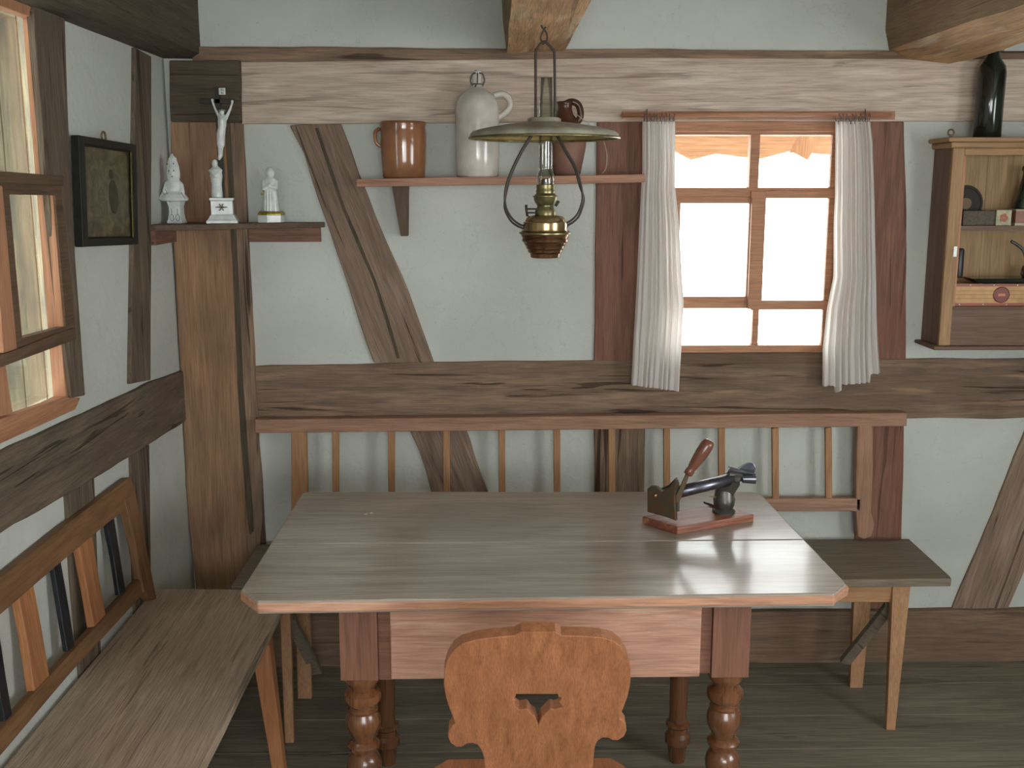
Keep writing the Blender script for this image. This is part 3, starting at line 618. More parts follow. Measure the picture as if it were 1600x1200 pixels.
# ------------------------------------------------------------ far wall shelf with jars
zs1 = onY(700, 278, 3.28).z; zb1 = onY(700, 291, 3.28).z
sh = thing('wall_shelf', 'narrow wooden wall shelf under the pale beam carrying three stoneware vessels', 'shelf', (.02, 3.34, zb1))
bm = BM(); P = [onY(x, y, 3.265) for x, y in ((557, 280), (700, 277), (860, 275), (1008, 272), (1008, 285), (860, 288), (700, 290), (557, 292))]
zl_ = P[0].z; zr_ = P[3].z
prism(bm, P, (0, YB-.012-3.265, 0)); mk('shelf_board', bm, W_SHELF, sh, bev=.002)
bm = BM(); prism(bm, [onY(x, y, 3.36) for x, y in ((612, 289), (638, 289), (637, 369), (626, 369))], (0, .045, 0)); mk('bracket', bm, W_SHELFD, sh, g=(0, 0, 1), bev=.002)
def shelf_top(px): return P[0].z + (P[3].z-P[0].z)*(px-557)/(1008-557)
yj = 3.335
def lp(cx, yl, base, k=None):      # profile from (picture row, half width) pairs
    k = (onY(cx+100, 250, yj).x-onY(cx, 250, yj).x)/100
    return [(hw*k, onY(cx, y, yj).z-onY(cx, base, yj).z) for y, hw in yl]
def at_shelf(px): return V((onY(px, 275, yj).x, yj, shelf_top(px)))
c0 = at_shelf(631)
cr = thing('stoneware_crock', 'shiny brown stoneware crock standing on the shelf by the slanting brace', 'crock', c0)
bm = BM(); pr = lp(631, [(277, 31), (274, 33), (250, 35), (225, 36), (205, 36), (197, 35), (193, 36), (189, 36), (188, 34)], 277)
inner = [(r-.01, z) for r, z in pr[::-1]][:-2]; lathe(bm, [(0, 0)]+pr+inner+[(0, .01)], c0, 40); mk('crock_body', bm, CROCK, cr, smooth=True)
bm = BM(); a = c0+V((-.071, -.01, .15)); tube(bm, smooth_path([a, a+V((-.012, -.01, -.012)), a+V((-.010, -.014, -.04)), a+V((.004, -.012, -.055))], 4), .006, 8); mk('lug_handle', bm, CROCK, cr, smooth=True)
c1 = at_shelf(746)
gb = thing('stoneware_bottle', 'tall pale grey stoneware bottle with loop handle and wire stopper on the shelf', 'bottle', c1)
bm = BM(); pr = lp(746, [(275, 31), (272, 33), (240, 34), (200, 34), (168, 34), (158, 32), (149, 27), (142, 20), (137, 13), (134, 9), (128, 8), (120, 8), (114, 8), (112, 6)], 275)
lathe(bm, closed(pr), c1, 40); mk('bottle_body', bm, GREYG, gb, smooth=True)
def jp(x, y, c=yj): return onY(x, y, c)
dz = c1.z-onY(746, 275, yj).z
bm = BM(); tube(bm, smooth_path([jp(771, 150), jp(785, 147), jp(795, 154), jp(797, 166), jp(790, 176), jp(778, 184)], 5), .010, 8); mk('handle', bm, GREYG, gb, smooth=True)
bm = BM(); lathe(bm, closed([(.010, .0), (.014, .003), (.014, .012), (.006, .018)]), V((c1.x, yj, onY(746, 119, yj).z)), 16); mk('stopper', bm, PORC, gb, smooth=True)
bm = BM()
for s in (-1, 1): tube(bm, smooth_path([jp(746+s*8, 134, yj-.012), jp(746+s*11, 126, yj-.012), jp(746+s*8, 116, yj-.012), jp(746+s*3, 114, yj-.016)], 4), .0025, 6)
tube(bm, [jp(746, 114, yj-.018), jp(746, 130, yj-.02), jp(742, 136, yj-.02)], .002, 6)
tube(bm, [c1+V((.018*math.cos(t), .018*math.sin(t), onY(746, 132, yj).z-c1.z)) for t in [k*PI/8 for k in range(16)]], .002, 6, close=True)
mk('wire_clasp', bm, IRON, gb, smooth=True)
c2 = at_shelf(886)
jg = thing('clay_jug', 'brown clay jug with dark glazed neck and handle on the shelf behind the hanging lamp', 'jug', c2)
bm = BM(); pr = lp(886, [(274, 19), (270, 21), (250, 25), (228, 29), (212, 30), (202, 28)], 274)
lathe(bm, closed(pr), c2, 36); mk('jug_body', bm, JUGM, jg, smooth=True)
bm = BM(); z2 = c2.z-onY(886, 274, yj).z
pr = lp(886, [(203, 28.2), (196, 26), (186, 19), (178, 13), (170, 11), (163, 11), (159, 13), (158, 11)], 274)
lathe(bm, closed(pr), c2+V((-.008, 0, 0)), 36); mk('jug_neck', bm, JUGD, jg, smooth=True)
bm = BM(); tube(bm, smooth_path([jp(882, 163), jp(893, 159), jp(903, 163), jp(907, 174), jp(906, 185), jp(900, 192)], 5), .0105, 8); mk('handle', bm, JUGD, jg, smooth=True)
bm = BM(); tube(bm, smooth_path([jp(897, 176, yj-.03), jp(905, 182, yj-.05), jp(913, 188, yj-.05), jp(919, 192, yj-.05), jp(926, 201, yj-.05), jp(941, 215, yj-.05), jp(948, 240, yj-.05), jp(947, 262, yj-.05), jp(941, 271, yj-.05)], 5), .0012, 5); mk('string', bm, STRING, jg, smooth=True)

# ------------------------------------------------------------ hanging oil lamp
YL_ = 2.83; LXC = onY(852, 340, YL_).x
def L_(x, y, d=0): return onY(x, y, YL_+d) + V((0, 0, 0))
kk = (onY(952, 260, YL_).x-onY(852, 260, YL_).x)/100
def Lz(y): return onY(852, y, YL_).z
lm = thing('oil_lamp', 'brass oil lamp with glass chimney and wide round shade hanging from the middle joist', 'lamp', (LXC, YL_, Lz(403)))
def lpro(bm, yl, cl=True, **k):
    pr = [(hw*kk, Lz(y)) for y, hw in yl]; return lathe(bm, closed(pr) if cl else pr, (LXC, YL_, 0), 40, **k)
bm = BM(); lpro(bm, [(403, 20), (402, 23), (396, 24), (394, 27), (390, 28), (388, 30), (384, 31), (382, 33), (379, 34), (377, 36.5), (374, 37), (372, 36), (368, 38), (363, 38.5), (360, 37)])
mk('oil_font', bm, COPPER, lm, angle=.5)
bm = BM(); lpro(bm, [(361, 37.5), (360, 35), (357, 34.5), (351, 35), (347, 34.5), (346, 32), (341, 30), (338, 27), (336, 17)]); mk('font_shoulder', bm, FONTG, lm, angle=.5)
bm = BM(); lpro(bm, [(362, 39), (363, 41), (365, 41), (366, 39)], True); mk('font_ring', bm, BRASS, lm, angle=.5)
bm = BM(); lpro(bm, [(338, 16), (330, 16.5), (327, 15), (324, 13), (321, 13), (317, 16), (313, 18), (309, 18.5), (307, 20), (306, 20), (305, 17), (302, 14.5), (298, 15), (296, 14), (292, 14.5), (289, 14.5)]); mk('burner', bm, BRASS, lm, angle=.6)
bm = BM(); lpro(bm, [(292, 6), (288, 7), (280, 6.5), (279, 5)]); mk('wick_tube', bm, IRON, lm, smooth=True)
bm = BM()
tube(bm, [L_(842, 332.5), L_(824, 332.5)], .0022, 6); tube(bm, [L_(842, 326.5), L_(824, 326.5)], .0022, 6)
tube(bm, [L_(822, 320), L_(822.5, 328), L_(824, 338)], .0035, 6); mk('wick_key', bm, RODM, lm, smooth=True)
bm = BM(); tube(bm, [L_(868, 322), L_(873, 314)], .004, 6); mk('release_knob', bm, RODM, lm, smooth=True)
bm = BM(); lpro(bm, [(291, 13), (286, 14), (276, 14), (270, 12.5), (266, 10), (262, 10.5), (256, 11), (210, 10.7), (121, 10.2)], False)
cmn = mk('glass_chimney', bm, CHIM, lm, smooth=True); so = cmn.modifiers.new('wall', 'SOLIDIFY'); so.thickness = .0015
# shade: shallow enamelled disc, tan beneath
bm = BM(); up = [(22, 184), (26, 186), (26, 191), (38, 192), (60, 195), (85, 199), (102, 203), (111, 206), (115, 210), (116, 216)]
pr = [(r*kk, Lz(y)) for r, y in up]; n1 = len(pr); pr += [(r*kk-.0005, Lz(y+1.6)) for r, y in up[::-1]]
lathe(bm, pr, (LXC-.004, YL_, 0), 64, mi=lambda k: 0 if k < n1-1 else 1); shd = mk('lamp_shade', bm, None, lm, mats=[SHT, SHB], smooth=True)
bm = BM(); tube(bm, [(LXC-.004+116*kk*math.cos(t), YL_+116*kk*math.sin(t), Lz(216)) for t in [2*PI*i/64 for i in range(64)]], .0035, 8, close=True); mk('shade_rim', bm, BRASS, lm, smooth=True)
# hanger
bm = BM()
tube(bm, smooth_path([L_(837, 190), L_(837, 140), L_(837, 84), L_(839, 76), L_(850, 65), L_(862, 76), L_(866, 84), L_(867, 140), L_(867, 190)], 5), .0034, 8); mk('hanger', bm, RODM, lm, smooth=True)
bm = BM(); tube(bm, smooth_path([L_(850, 68), L_(855, 62), L_(854, 52), L_(850, 46), L_(846, 40), L_(849, 33), V((L_(849, 20).x, YL_, 2.026))], 5), .0026, 6)
tube(bm, smooth_path([L_(849, 70), L_(845, 60), L_(848, 50), L_(853, 42)], 4), .0024, 6); mk('hook', bm, RODM, lm, smooth=True)
for s in (-1, 1):
    for dd, ox in ((-.008, 0), (.008, 4)):
        bm = BM()
        if s < 0: pp = [(829, 212), (812, 240), (797, 272), (789, 300), (791, 325), (800, 341), (811, 350), (820, 354), (824, 364)]
        else: pp = [(872, 212), (886, 238), (900, 262), (908, 290), (910, 312), (903, 333), (893, 344), (884, 350), (883, 362)]
        tube(bm, smooth_path([L_(x-s*ox*(-1 if 3 < i < 8 else 1)*(.6), y+(ox if i > 4 else 0)*.8, dd) for i, (x, y) in enumerate(pp)], 5), .0028, 8); mk('wire_arm', bm, RODM, lm, smooth=True)

# ------------------------------------------------------------ curtains, rod
def curtain(edge, label, seed, flip, tail):
    # edge rows: (y, x_left, x_right)
    root = thing('curtain', label, 'curtain', onY((edge[-1][1]+edge[-1][2])/2, edge[-1][0], 3.345), 'white curtains at the far window')
    bm = BM(); nx, ny = 120, 60; rnd = random.Random(seed); ph = [rnd.uniform(0, 6) for _ in range(4)]
    grid = []
    for j in range(ny+1):
        t = j/ny; yy = edge[0][0]+(edge[-1][0]-edge[0][0])*t
        k = 0
        while k < len(edge)-2 and edge[k+1][0] < yy: k += 1
        e0, e1 = edge[k], edge[k+1]; u = (yy-e0[0])/(e1[0]-e0[0]); xl = e0[1]+(e1[1]-e0[1])*u; xr = e0[2]+(e1[2]-e0[2])*u
        row = []
        for i in range(nx+1):
            s = i/nx; w = s*9*2*PI + ph[0] + .8*math.sin(s*5+ph[1]) + .35*math.sin(t*3+ph[2]+s*4)
            amp = .006+.006*t+.002*math.sin(s*17+ph[3])
            d = amp*math.sin(w) + .004*math.sin(w*2.3+t*2)
            yb_ = yy + (tail(s)*t**6)
            p = onY(xl+(xr-xl)*s, yb_, 3.348)
            row.append(bm.verts.new(p+V((.003*math.cos(w)*(.4+t), d, 0))))
        grid.append(row)
    for j in range(ny):
        for i in range(nx): bm.faces.new((grid[j][i], grid[j][i+1], grid[j+1][i+1], grid[j+1][i]))
    mk('curtain_cloth', bm, CURT, root, g=(1, 0, 0), smooth=True)
    x0, x1 = edge[0][1], edge[0][2]
    for i in range(8):
        x = x0+3+(x1-x0-6)*i/7; c = onY(x, 183.5, 3.352)
        bm = BM(); a = rnd.uniform(-.6, .6); ax = V((math.sin(a), math.cos(a)*0, 0)) if False else V((math.sin(a)*.5, 1, 0)).normalized()
        tube(bm, [c+(ax*math.cos(q)+VZ*math.sin(q))*.0125 for q in [2*PI*k/14 for k in range(14)]], .0013, 6, close=True)
        tube(bm, [c-VZ*.012, c-VZ*.020+V((0, -.002, 0))], .0022, 6)
        mk('curtain_ring', bm, STEEL, root, smooth=True)
    return root
curtain([(190, 1004, 1056), (265, 1004, 1056), (294, 1002, 1056), (348, 999, 1062), (432, 995, 1067), (473, 993, 1070), (540, 989, 1066), (600, 986, 1062)],
        'white cotton curtain hanging on the shelf side of the far window', 3, 1, lambda s: 1+10*s)
curtain([(190, 1306, 1360), (223, 1306, 1364), (307, 1305, 1367), (348, 1303, 1368), (432, 1303, 1370), (482, 1293, 1371), (545, 1287, 1373), (602, 1287, 1376)],
        'white cotton curtain on the cabinet side of the far window, one corner drooping', 9, -1, lambda s: 1+(13*max(0, 1-abs(s-.24)/.09))-7*s-(13 if s > .8 else 0))
rd = thing('curtain_rod', 'thin wooden curtain rod with hooks along the pale beam above the far window', 'curtain rod', onY(1180, 180, 3.35))
bm = BM(); tube(bm, [onY(972, 180, 3.352), onY(1180, 178.5, 3.352), onY(1392, 179, 3.352)], .0065, 10); mk('rod', bm, W_WIN, rd, g=(1, 0, 0), smooth=True)
bm = BM(); a = onY(972, 174, YB-.02); b = onY(1396, 187, YB-.02); box(bm, (a.x, YB-.032, b.z), (b.x, YB-.0205, a.z)); mk('backing_strip', bm, W_SHELF, rd, bev=.001)
for x in (1011, 1352):
    bm = BM(); tube(bm, smooth_path([onY(x, 176, YB-.03), onY(x, 172, 3.36), onY(x, 172, 3.34), onY(x, 184, 3.338), onY(x, 190, 3.352)], 4), .0018, 6); mk('hook', bm, IRON, rd, smooth=True)

# ------------------------------------------------------------ picture
px_ = XL+.028
pf = thing('framed_picture', 'dark framed old picture under glass hanging on the side wall between two timbers', 'picture', onX(170, 384, px_))
q = [onX(x, y, px_) for x, y in ((124, 211), (213, 226), (217, 382), (131, 386))]
def lerpq(q, a): c = sum(q, V((0, 0, 0)))/4; return [p.lerp(c, a) for p in q]
cc = sum(q, V((0, 0, 0)))/4
qi = [V((px_, cc.y+(p.y-cc.y)*.84, cc.z+(p.z-cc.z)*.86)) for p in q]
bm = BM(); prism(bm, q, (-.022, 0, 0), [qi]); mk('frame', bm, FRAMEB, pf, g=(0, 1, 0), bev=.003)
bm = BM(); qa = [p+V((-.004, 0, 0)) for p in qi]; qb = [V((p.x, cc.y+(p.y-cc.y)*.95, cc.z+(p.z-cc.z)*.96)) for p in qa]
prism(bm, qa, (-.004, 0, 0), [qb]); mk('dark_slip', bm, FRAMEB, pf, g=(0, 1, 0))
bm = BM(); prism(bm, [qa[1]+V((.001, 0, 0)), qa[2]+V((.001, 0, 0)), V((qa[2].x+.001, qb[2].y, qb[2].z)), V((qa[1].x+.001, qb[1].y, qb[1].z))], (-.004, 0, 0)); mk('gilt_slip', bm, GOLD, pf, g=(0, 1, 0))
def printmat():
    m, nt, b = newmat('faded brown print'); L = nt.links.new
    tc = N(nt, 'ShaderNodeTexCoord'); n = N(nt, 'ShaderNodeTexNoise'); n.inputs['Scale'].default_value = 9; n.inputs['Detail'].default_value = 5; n.inputs['Distortion'].default_value = .6
    L(tc.outputs['Generated'], n.inputs[0])
    r = ramp(nt, [(.3, lin((66, 60, 48))), (.5, lin((104, 94, 74))), (.72, lin((136, 128, 106)))]); L(n.outputs[0], r.inputs[0])
    L(r.outputs[0], b.inputs['Base Color']); b.inputs['Roughness'].default_value = .35; return m
PRM = printmat(); PDK = plain('dark print ink', (54, 48, 40), .4, c2=(80, 70, 58), vs=40)
PLT = plain('faded pale print ink', (128, 120, 102), .4, c2=(96, 88, 72), vs=40)
bm = BM(); prism(bm, [p+V((-.006, 0, 0)) for p in qa], (-.004, 0, 0)); pr_ = mk('print', bm, PRM, pf, g=(0, 1, 0))
def pq(u, v): return V((px_-.0098, q[0].y+(q[1].y-q[0].y)*u, q[3].z+(q[0].z-q[3].z)*v))
def oval(bm, u, v, ru, rv, o): prism(bm, [pq(u+ru*math.cos(t), v+rv*math.sin(t))+V((o, 0, 0)) for t in [2*PI*i/16 for i in range(16)]], (.0003, 0, 0))
bm = BM(); prism(bm, rough_outline([pq(u, v) for u, v in ((.20, .26), (.78, .26), (.80, .56), (.62, .74), (.34, .74), (.22, .58))], VX, .006, .015), (.0003, 0, 0)); mk('pale_ground', bm, PLT, pr_, g=(0, 1, 0))
bm = BM(); oval(bm, .56, .44, .085, .17, .0004); mk('dark_figure', bm, PDK, pr_, g=(0, 1, 0))
bm = BM(); oval(bm, .545, .66, .04, .05, .0004); mk('dark_figure', bm, PDK, pr_, g=(0, 1, 0))
bm = BM(); oval(bm, .36, .42, .06, .13, .0004); mk('dark_figure', bm, PRM, pr_, g=(0, 1, 0))
bm = BM(); a = q[0].lerp(q[1], .45)+V((-.008, 0, 0)); tube(bm, [a+V((0, .014*math.cos(t), .008+.012*math.sin(t))) for t in [2*PI*k/14 for k in range(14)]], .003, 6, close=True); mk('hanging_loop', bm, BRASS, pf, smooth=True)
bm = BM(); prism(bm, [p+V((-.002, 0, 0)) for p in qi], (-.001, 0, 0)); mk('picture_glass', bm, glassmat('picture glass', (.95, .95, .92, 1), .02), pf)

# ------------------------------------------------------------ corner shelf with figurines
zc = onY(425, 347, 3.40).z
zt_ = zc
cs = thing('corner_shelf', 'dark three-cornered shelf fixed in the room corner holding three white figurines', 'shelf', (-.9, 3.3, zc))
bm = BM(); A = V((XL+.001, 3.14, zc)); B = V((onY(508, 348, YB-.014).x, YB-.014, zc))
prism(bm, [A, A+V((.03, 0, 0)), B, B+V((-.1, 0, 0)), V((-.78, YB-.03, zc)), V((-.8, YB-.048, zc)), V((XL+.001, YB-.048, zc))], (0, 0, -.017)); mk('shelf_board', bm, W_SHELFD, cs, bev=.0015)
bm = BM(); box(bm, (XL+.001, 3.16, zc-.060), (XL+.022, YB-.05, zc-.017)); mk('batten', bm, W_WPOST, cs, g=(0, 1, 0), bev=.001)
bm = BM(); a = onY(388, 362, YB-.018); b = onY(501, 378, YB-.018); box(bm, (a.x, YB-.018, b.z), (b.x, YB-.001, zc-.0172)); mk('batten', bm, W_WPOST, cs, bev=.001)
def fig(name, label, px, yy, cat='figurine'):
    c = onY(px, 348, yy); c.z = zc
    return thing(name, label, cat, c), c, (onY(px+100, 300, yy).x-onY(px, 300, yy).x)/100
# bust
F1, c, k = fig('porcelain_bust', 'white porcelain bust with pointed veil, nearest the side wall on the corner shelf', 277, 3.30)
def hz(y, base=348): return (base-y)*k*1.005
bm = BM(); c = V(c)
def sq(bm, c, prof, sx=1, sy=1, rot=0, seg=4):
    M_ = Matrix.Rotation(rot, 3, 'Z'); return lathe(bm, closed(prof), c, seg, sx=sx, sy=sy, M=M_)
sq(bm, c, [(16*k, 0), (16*k, 3*k), (14*k, 6*k), (12*k, 16*k), (12*k, 26*k), (15*k, 34*k)], 1.1, .9, PI/4)
mk('pedestal', bm, PORC, F1, bev=.001)
for s in (-1, 1):
    bm = BM(); d = c+V((s*4.5*k, -11.5*k, 9*k)); tube(bm, [d+V((3*k*math.cos(t), 0, 5*k*math.sin(t))) for t in [2*PI*i/12 for i in range(12)]], .5*k, 5, close=True)
    tube(bm, [d+V((0, 0, 4*k)), d+V((0, 0, 14*k))], .5*k, 5); mk('scroll_line', bm, PGREY, F1, smooth=True)
bm = BM(); cb = c+V((0, 0, 34*k))
lathe(bm, closed([(15*k, 0), (21*k, 1*k), (22*k, 4*k), (18*k, 10*k), (13*k, 14*k), (11*k, 15*k), (12.5*k, 20*k), (12*k, 30*k), (9*k, 33*k), (10.5*k, 36*k), (11*k, 44*k), (10*k, 54*k), (7.5*k, 62*k), (3.5*k, 69*k), (1*k, 74*k)]), cb+V((-2*k, 0, 0)), 24, sy=.8)
ball(bm, cb+V((-1*k, -6*k, 44*k)), (7*k, 5*k, 9*k), 14); ball(bm, cb+V((-1*k, -11*k, 43*k)), (1.6*k, 1.8*k, 2.4*k), 8)
for a in range(5): ball(bm, cb+V((-2*k+5.5*k*math.cos(a*1.26), 4.4*k*math.sin(a*1.26), 65*k)), (1.5*k, 1.5*k, 3*k), 8)
limb(bm, cb+V((-12*k, -1*k, 27*k)), cb+V((-17*k, -5*k, 12*k)), 4.5*k, 3.6*k); limb(bm, cb+V((-17*k, -5*k, 12*k)), cb+V((-25*k, -5*k, 4*k)), 3.4*k, 1.6*k); limb(bm, cb+V((10*k, -2*k, 26*k)), cb+V((13*k, -5*k, 12*k)), 4*k, 3.4*k)
remesh(mk('bust_figure', bm, PORC, F1, smooth=True), .0026)
bm = BM()
tube(bm, smooth_path([cb+V((-18*k, -8*k, 16*k)), cb+V((-10*k, -12*k, 2*k)), cb+V((-4*k, -13*k, -1*k))], 5), .6*k, 5); tube(bm, smooth_path([cb+V((12*k, -10*k, 14*k)), cb+V((17*k, -9*k, 4*k))], 5), .6*k, 5)
tube(bm, smooth_path([cb+V((-13*k, -10*k, 19*k)), cb+V((-4*k, -13*k, 4*k)), cb+V((12*k, -12*k, 3*k))], 5), .5*k, 5)
mk('cape_edge', bm, PGREY, F1, smooth=True)
for dx, dz_ in ((-3.5, 47), (4, 47), (-6, 57), (4, 58), (1, 38)):
    bm = BM(); ball(bm, cb+V((dx*k-2*k, -10.5*k if dz_ < 55 else -8.5*k, dz_*k)), (1.2*k, 1.4*k, 1.2*k), 8); mk('painted_dot', bm, PGREY, F1, smooth=True)
# crucifix
F2, c, k = fig('crucifix_figurine', 'porcelain crucifix with dark cross, white body and small robed figure on a stepped plinth', 349, 3.315)
bm = BM(); sq(bm, c, [(36*k, 0), (36*k, 4*k), (32*k, 7*k), (28*k, 12*k), (25*k, 14*k), (25*k, 34*k), (28*k, 36*k), (28*k, 39*k)], 1, .85, PI/4+.25); mk('plinth', bm, PORC, F2, bev=.0008)
bm = BM(); e_ = c+V((3*k, -19*k, 25*k))
for a in (0, PI/3, 2*PI/3): bar(bm, e_+V((-6*k*math.cos(a), 0, -6*k*math.sin(a))), e_+V((6*k*math.cos(a), 0, 6*k*math.sin(a))), 1.6*k, 3*k, up=(0, 1, 0))
bar(bm, e_+V((-9*k, 0, 0)), e_+V((9*k, 0, 0)), 1.6*k, 3*k, up=(0, 1, 0)); mk('star_ornament', bm, PGREY, F2)
bm = BM(); ball(bm, e_+V((0, -2*k, 2*k)), 1.8*k, 8); mk('gilt_stud', bm, GOLD, F2, smooth=True)
bm = BM(); m0 = c+V((-7*k, -2*k, 39*k))
lathe(bm, closed([(9*k, 0), (9*k, 6*k), (8*k, 20*k), (10*k, 34*k), (9*k, 44*k), (5*k, 48*k)]), m0, 18, sy=.8); ball(bm, m0+V((-1*k, -1*k, 53*k)), (5*k, 5*k, 6.5*k), 12)
limb(bm, m0+V((-8*k, -2*k, 42*k)), m0+V((-1*k, -9*k, 34*k)), 3*k, 2.2*k); limb(bm, m0+V((8*k, -2*k, 42*k)), m0+V((1*k, -9*k, 34*k)), 3*k, 2.2*k)
remesh(mk('robed_figure', bm, PORC, F2, smooth=True), .0022)
cxs = c+V((-1*k, 6*k, 0)); cr_z = (348-140)*k
bm = BM(); box(bm, (cxs.x-4*k, cxs.y-2*k, c.z+38*k), (cxs.x+4*k, cxs.y+2*k, c.z+cr_z)); box(bm, (cxs.x-27*k, cxs.y-2*k, c.z+183*k), (cxs.x+27*k, cxs.y+2*k, c.z+190*k)); mk('cross', bm, plain('black cross wood', (36, 34, 30), .5), F2, bev=.0006)
def b_(x, y, o=-5): return V((onY(x, y, cxs.y).x, cxs.y+o*k, c.z+(348-y)*k*1.0))
bm = BM()
limb(bm, b_(333, 162, -4), b_(338, 174), 1.6*k, 2*k); limb(bm, b_(338, 174), b_(344, 185), 2*k, 3*k)
limb(bm, b_(364, 164, -4), b_(361, 174), 1.6*k, 2*k); limb(bm, b_(361, 174), b_(355, 186), 2*k, 3*k)
limb(bm, b_(345, 186, -6), b_(354, 187, -6), 4*k, 4*k); limb(bm, b_(349, 190, -7), b_(349, 200, -7), 7*k, 6.5*k); limb(bm, b_(349, 200, -7), b_(347, 212, -7), 6*k, 7*k)
limb(bm, b_(347, 212, -7), b_(349, 228, -9), 6.5*k, 4.6*k); limb(bm, b_(346, 212, -7), b_(346, 228, -9), 6*k, 4.6*k)
limb(bm, b_(347, 228, -9), b_(346, 244, -6), 4.8*k, 3.4*k); limb(bm, b_(346, 244, -6), b_(345, 249, -9), 3.8*k, 2.4*k)
ball(bm, b_(349, 179, -9), (4*k, 4.4*k, 5.4*k), 12); ball(bm, b_(333, 160, -4), 2.4*k, 8); ball(bm, b_(364, 162, -4), 2.4*k, 8)
remesh(mk('corpus', bm, PORC, F2, smooth=True), .0019, 2)
bm = BM(); tube(bm, [b_(349, 176, -9)+V((4.6*k*math.cos(t), 4.6*k*math.sin(t), 0)) for t in [2*PI*i/12 for i in range(12)]], 1.1*k, 5, close=True); mk('thorn_crown', bm, PGREY, F2, smooth=True)
bm = BM(); s0 = b_(348, 147, -2.6); box(bm, s0+V((-5*k, -.6*k, -5*k)), s0+V((5*k, .6*k, 5*k))); sp = mk('sign_plate', bm, PORC, F2, bev=.0004)
bm = BM(); text_mesh(bm, 'IN\nRI', 4.6*k, Matrix.Translation(s0+V((0, -.8*k, -.3*k))) @ Matrix.Rotation(PI/2, 4, 'X')); mk('lettering', bm, FRAMEB, sp)
# saint with child
F3, c, k = fig('saint_figurine', 'white porcelain robed figure with folded arms on a gilt-edged base on the corner shelf', 425, 3.375)
c.y = 3.372
bm = BM(); sq(bm, c, [(22*k, 0), (22*k, 11*k), (20*k, 12*k)], 1, .62, PI/6, 6); mk('base', bm, PORC, F3, bev=.0008)
bm = BM(); sq(bm, c+V((0, 0, 11.6*k)), [(22*k, 0), (22.4*k, 2*k), (20*k, 5*k), (17*k, 6*k)], 1, .62, PI/6, 6); mk('gilt_rim', bm, GOLD, F3, bev=.0006)
bm = BM(); f0 = c+V((0, 0, 16*k))
lathe(bm, closed([(13*k, 0), (12*k, 8*k), (10*k, 24*k), (10.5*k, 38*k), (11*k, 46*k), (8*k, 52*k), (4*k, 54*k)]), f0, 24, sy=.62)
for i in range(7):
    a = -PI*.9+i*PI*.8/6; tube(bm, [f0+V((12*k*math.cos(a), 12*k*.62*math.sin(a), 1*k)), f0+V((9.5*k*math.cos(a), 9.5*k*.62*math.sin(a), 32*k))], 1.6*k, 6)
ball(bm, f0+V((0, -.5*k, 60*k)), (5.5*k, 5.5*k, 7*k), 14); ball(bm, f0+V((0, 1.2*k, 60*k)), (7.5*k, 5.5*k, 9*k), 14); ball(bm, f0+V((0, -5.5*k, 59*k)), (1*k, 1.3*k, 1.3*k), 6)
limb(bm, f0+V((-10*k, 0, 47*k)), f0+V((-10*k, -5*k, 37*k)), 3.6*k, 3.2*k); limb(bm, f0+V((-10*k, -5*k, 37*k)), f0+V((1*k, -8*k, 42*k)), 3.2*k, 2.2*k)
limb(bm, f0+V((10*k, 0, 47*k)), f0+V((10*k, -5*k, 37*k)), 3.6*k, 3.2*k); limb(bm, f0+V((10*k, -5*k, 37*k)), f0+V((0, -8*k, 40*k)), 3.2*k, 2.2*k)
remesh(mk('robed_figure', bm, PORC, F3, smooth=True), .0019, 1)
bm = BM(); ball(bm, f0+V((-12.5*k, -4*k, 28*k)), 2*k, 10); ball(bm, f0+V((-10*k, -5*k, 32*k)), 1.2*k, 8); mk('gilt_emblem', bm, GOLD, F3, smooth=True)

# ------------------------------------------------------------ wall cabinet
CF = 3.277; CX0 = onY(1477, 400, CF).x; CX1 = CX0+.62
czt = onY(1495, 222, CF).z; czb = onY(1480, 540, CF).z
cb = thing('wall_cabinet', 'open wooden wall cabinet with shelves and lower panel on the far wall beside the window', 'cabinet', (CX0+.3, 3.34, czb))
YW = YB-.002
bm = BM(); box(bm, (CX0, CF+.014, czb), (CX0+.014, YW, czt)); mk('side_panel', bm, W_CABS, cb, g=(0, 0, 1), bev=.002)
bm = BM(); box(bm, (CX1-.014, CF+.014, czb), (CX1, YW, czt)); mk('side_panel', bm, W_CABS, cb, g=(0, 0, 1), bev=.002)
bm = BM(); box(bm, (CX0+.014, YW-.010, czb), (CX0+.17, YW, czt)); box(bm, (CX0+.171, YW-.010, czb), (CX0+.37, YW, czt)); box(bm, (CX0+.371, YW-.01, czb), (CX1-.014, YW, czt)); mk('back_panel', bm, W_CABB, cb, g=(0, 0, 1))
bm = BM(); P = [(CX0-.022, CF-.018), (CX1+.022, CF-.018), (CX1+.022, YW), (CX0-.022, YW)]
prism(bm, [(x, y, czt) for x, y in P], (0, 0, .014)); P2 = [(CX0-.01, CF-.008), (CX1+.01, CF-.008), (CX1+.01, YW), (CX0-.01, YW)]; prism(bm, [(x, y, czt-.018) for x, y in P2], (0, 0, .018)); mk('cornice', bm, W_CABF, cb, bev=.004)
bm = BM(); prism(bm, [(x, y, czb-.012) for x, y in P], (0, 0, .012)); mk('base_moulding', bm, W_CABS, cb, bev=.004)
zi1 = onY(1550, 479, CF).z; zi2 = onY(1550, 355, CF+.02).z; zi3 = zi1
xa = onY(1495, 400, CF).x
bm = BM(); box(bm, (CX0, CF, czb), (xa, CF+.014, czt-.018)); mk('face_stile', bm, W_CABF, cb, g=(0, 0, 1), bev=.002)
bm = BM(); box(bm, (CX1-.02, CF, czb), (CX1, CF+.014, czt-.018)); mk('face_stile', bm, W_CABF, cb, g=(0, 0, 1), bev=.002)
bm = BM(); box(bm, (xa, CF, czt-.040), (CX1-.02, CF+.014, czt-.018)); mk('face_rail', bm, W_CABF, cb, bev=.002)
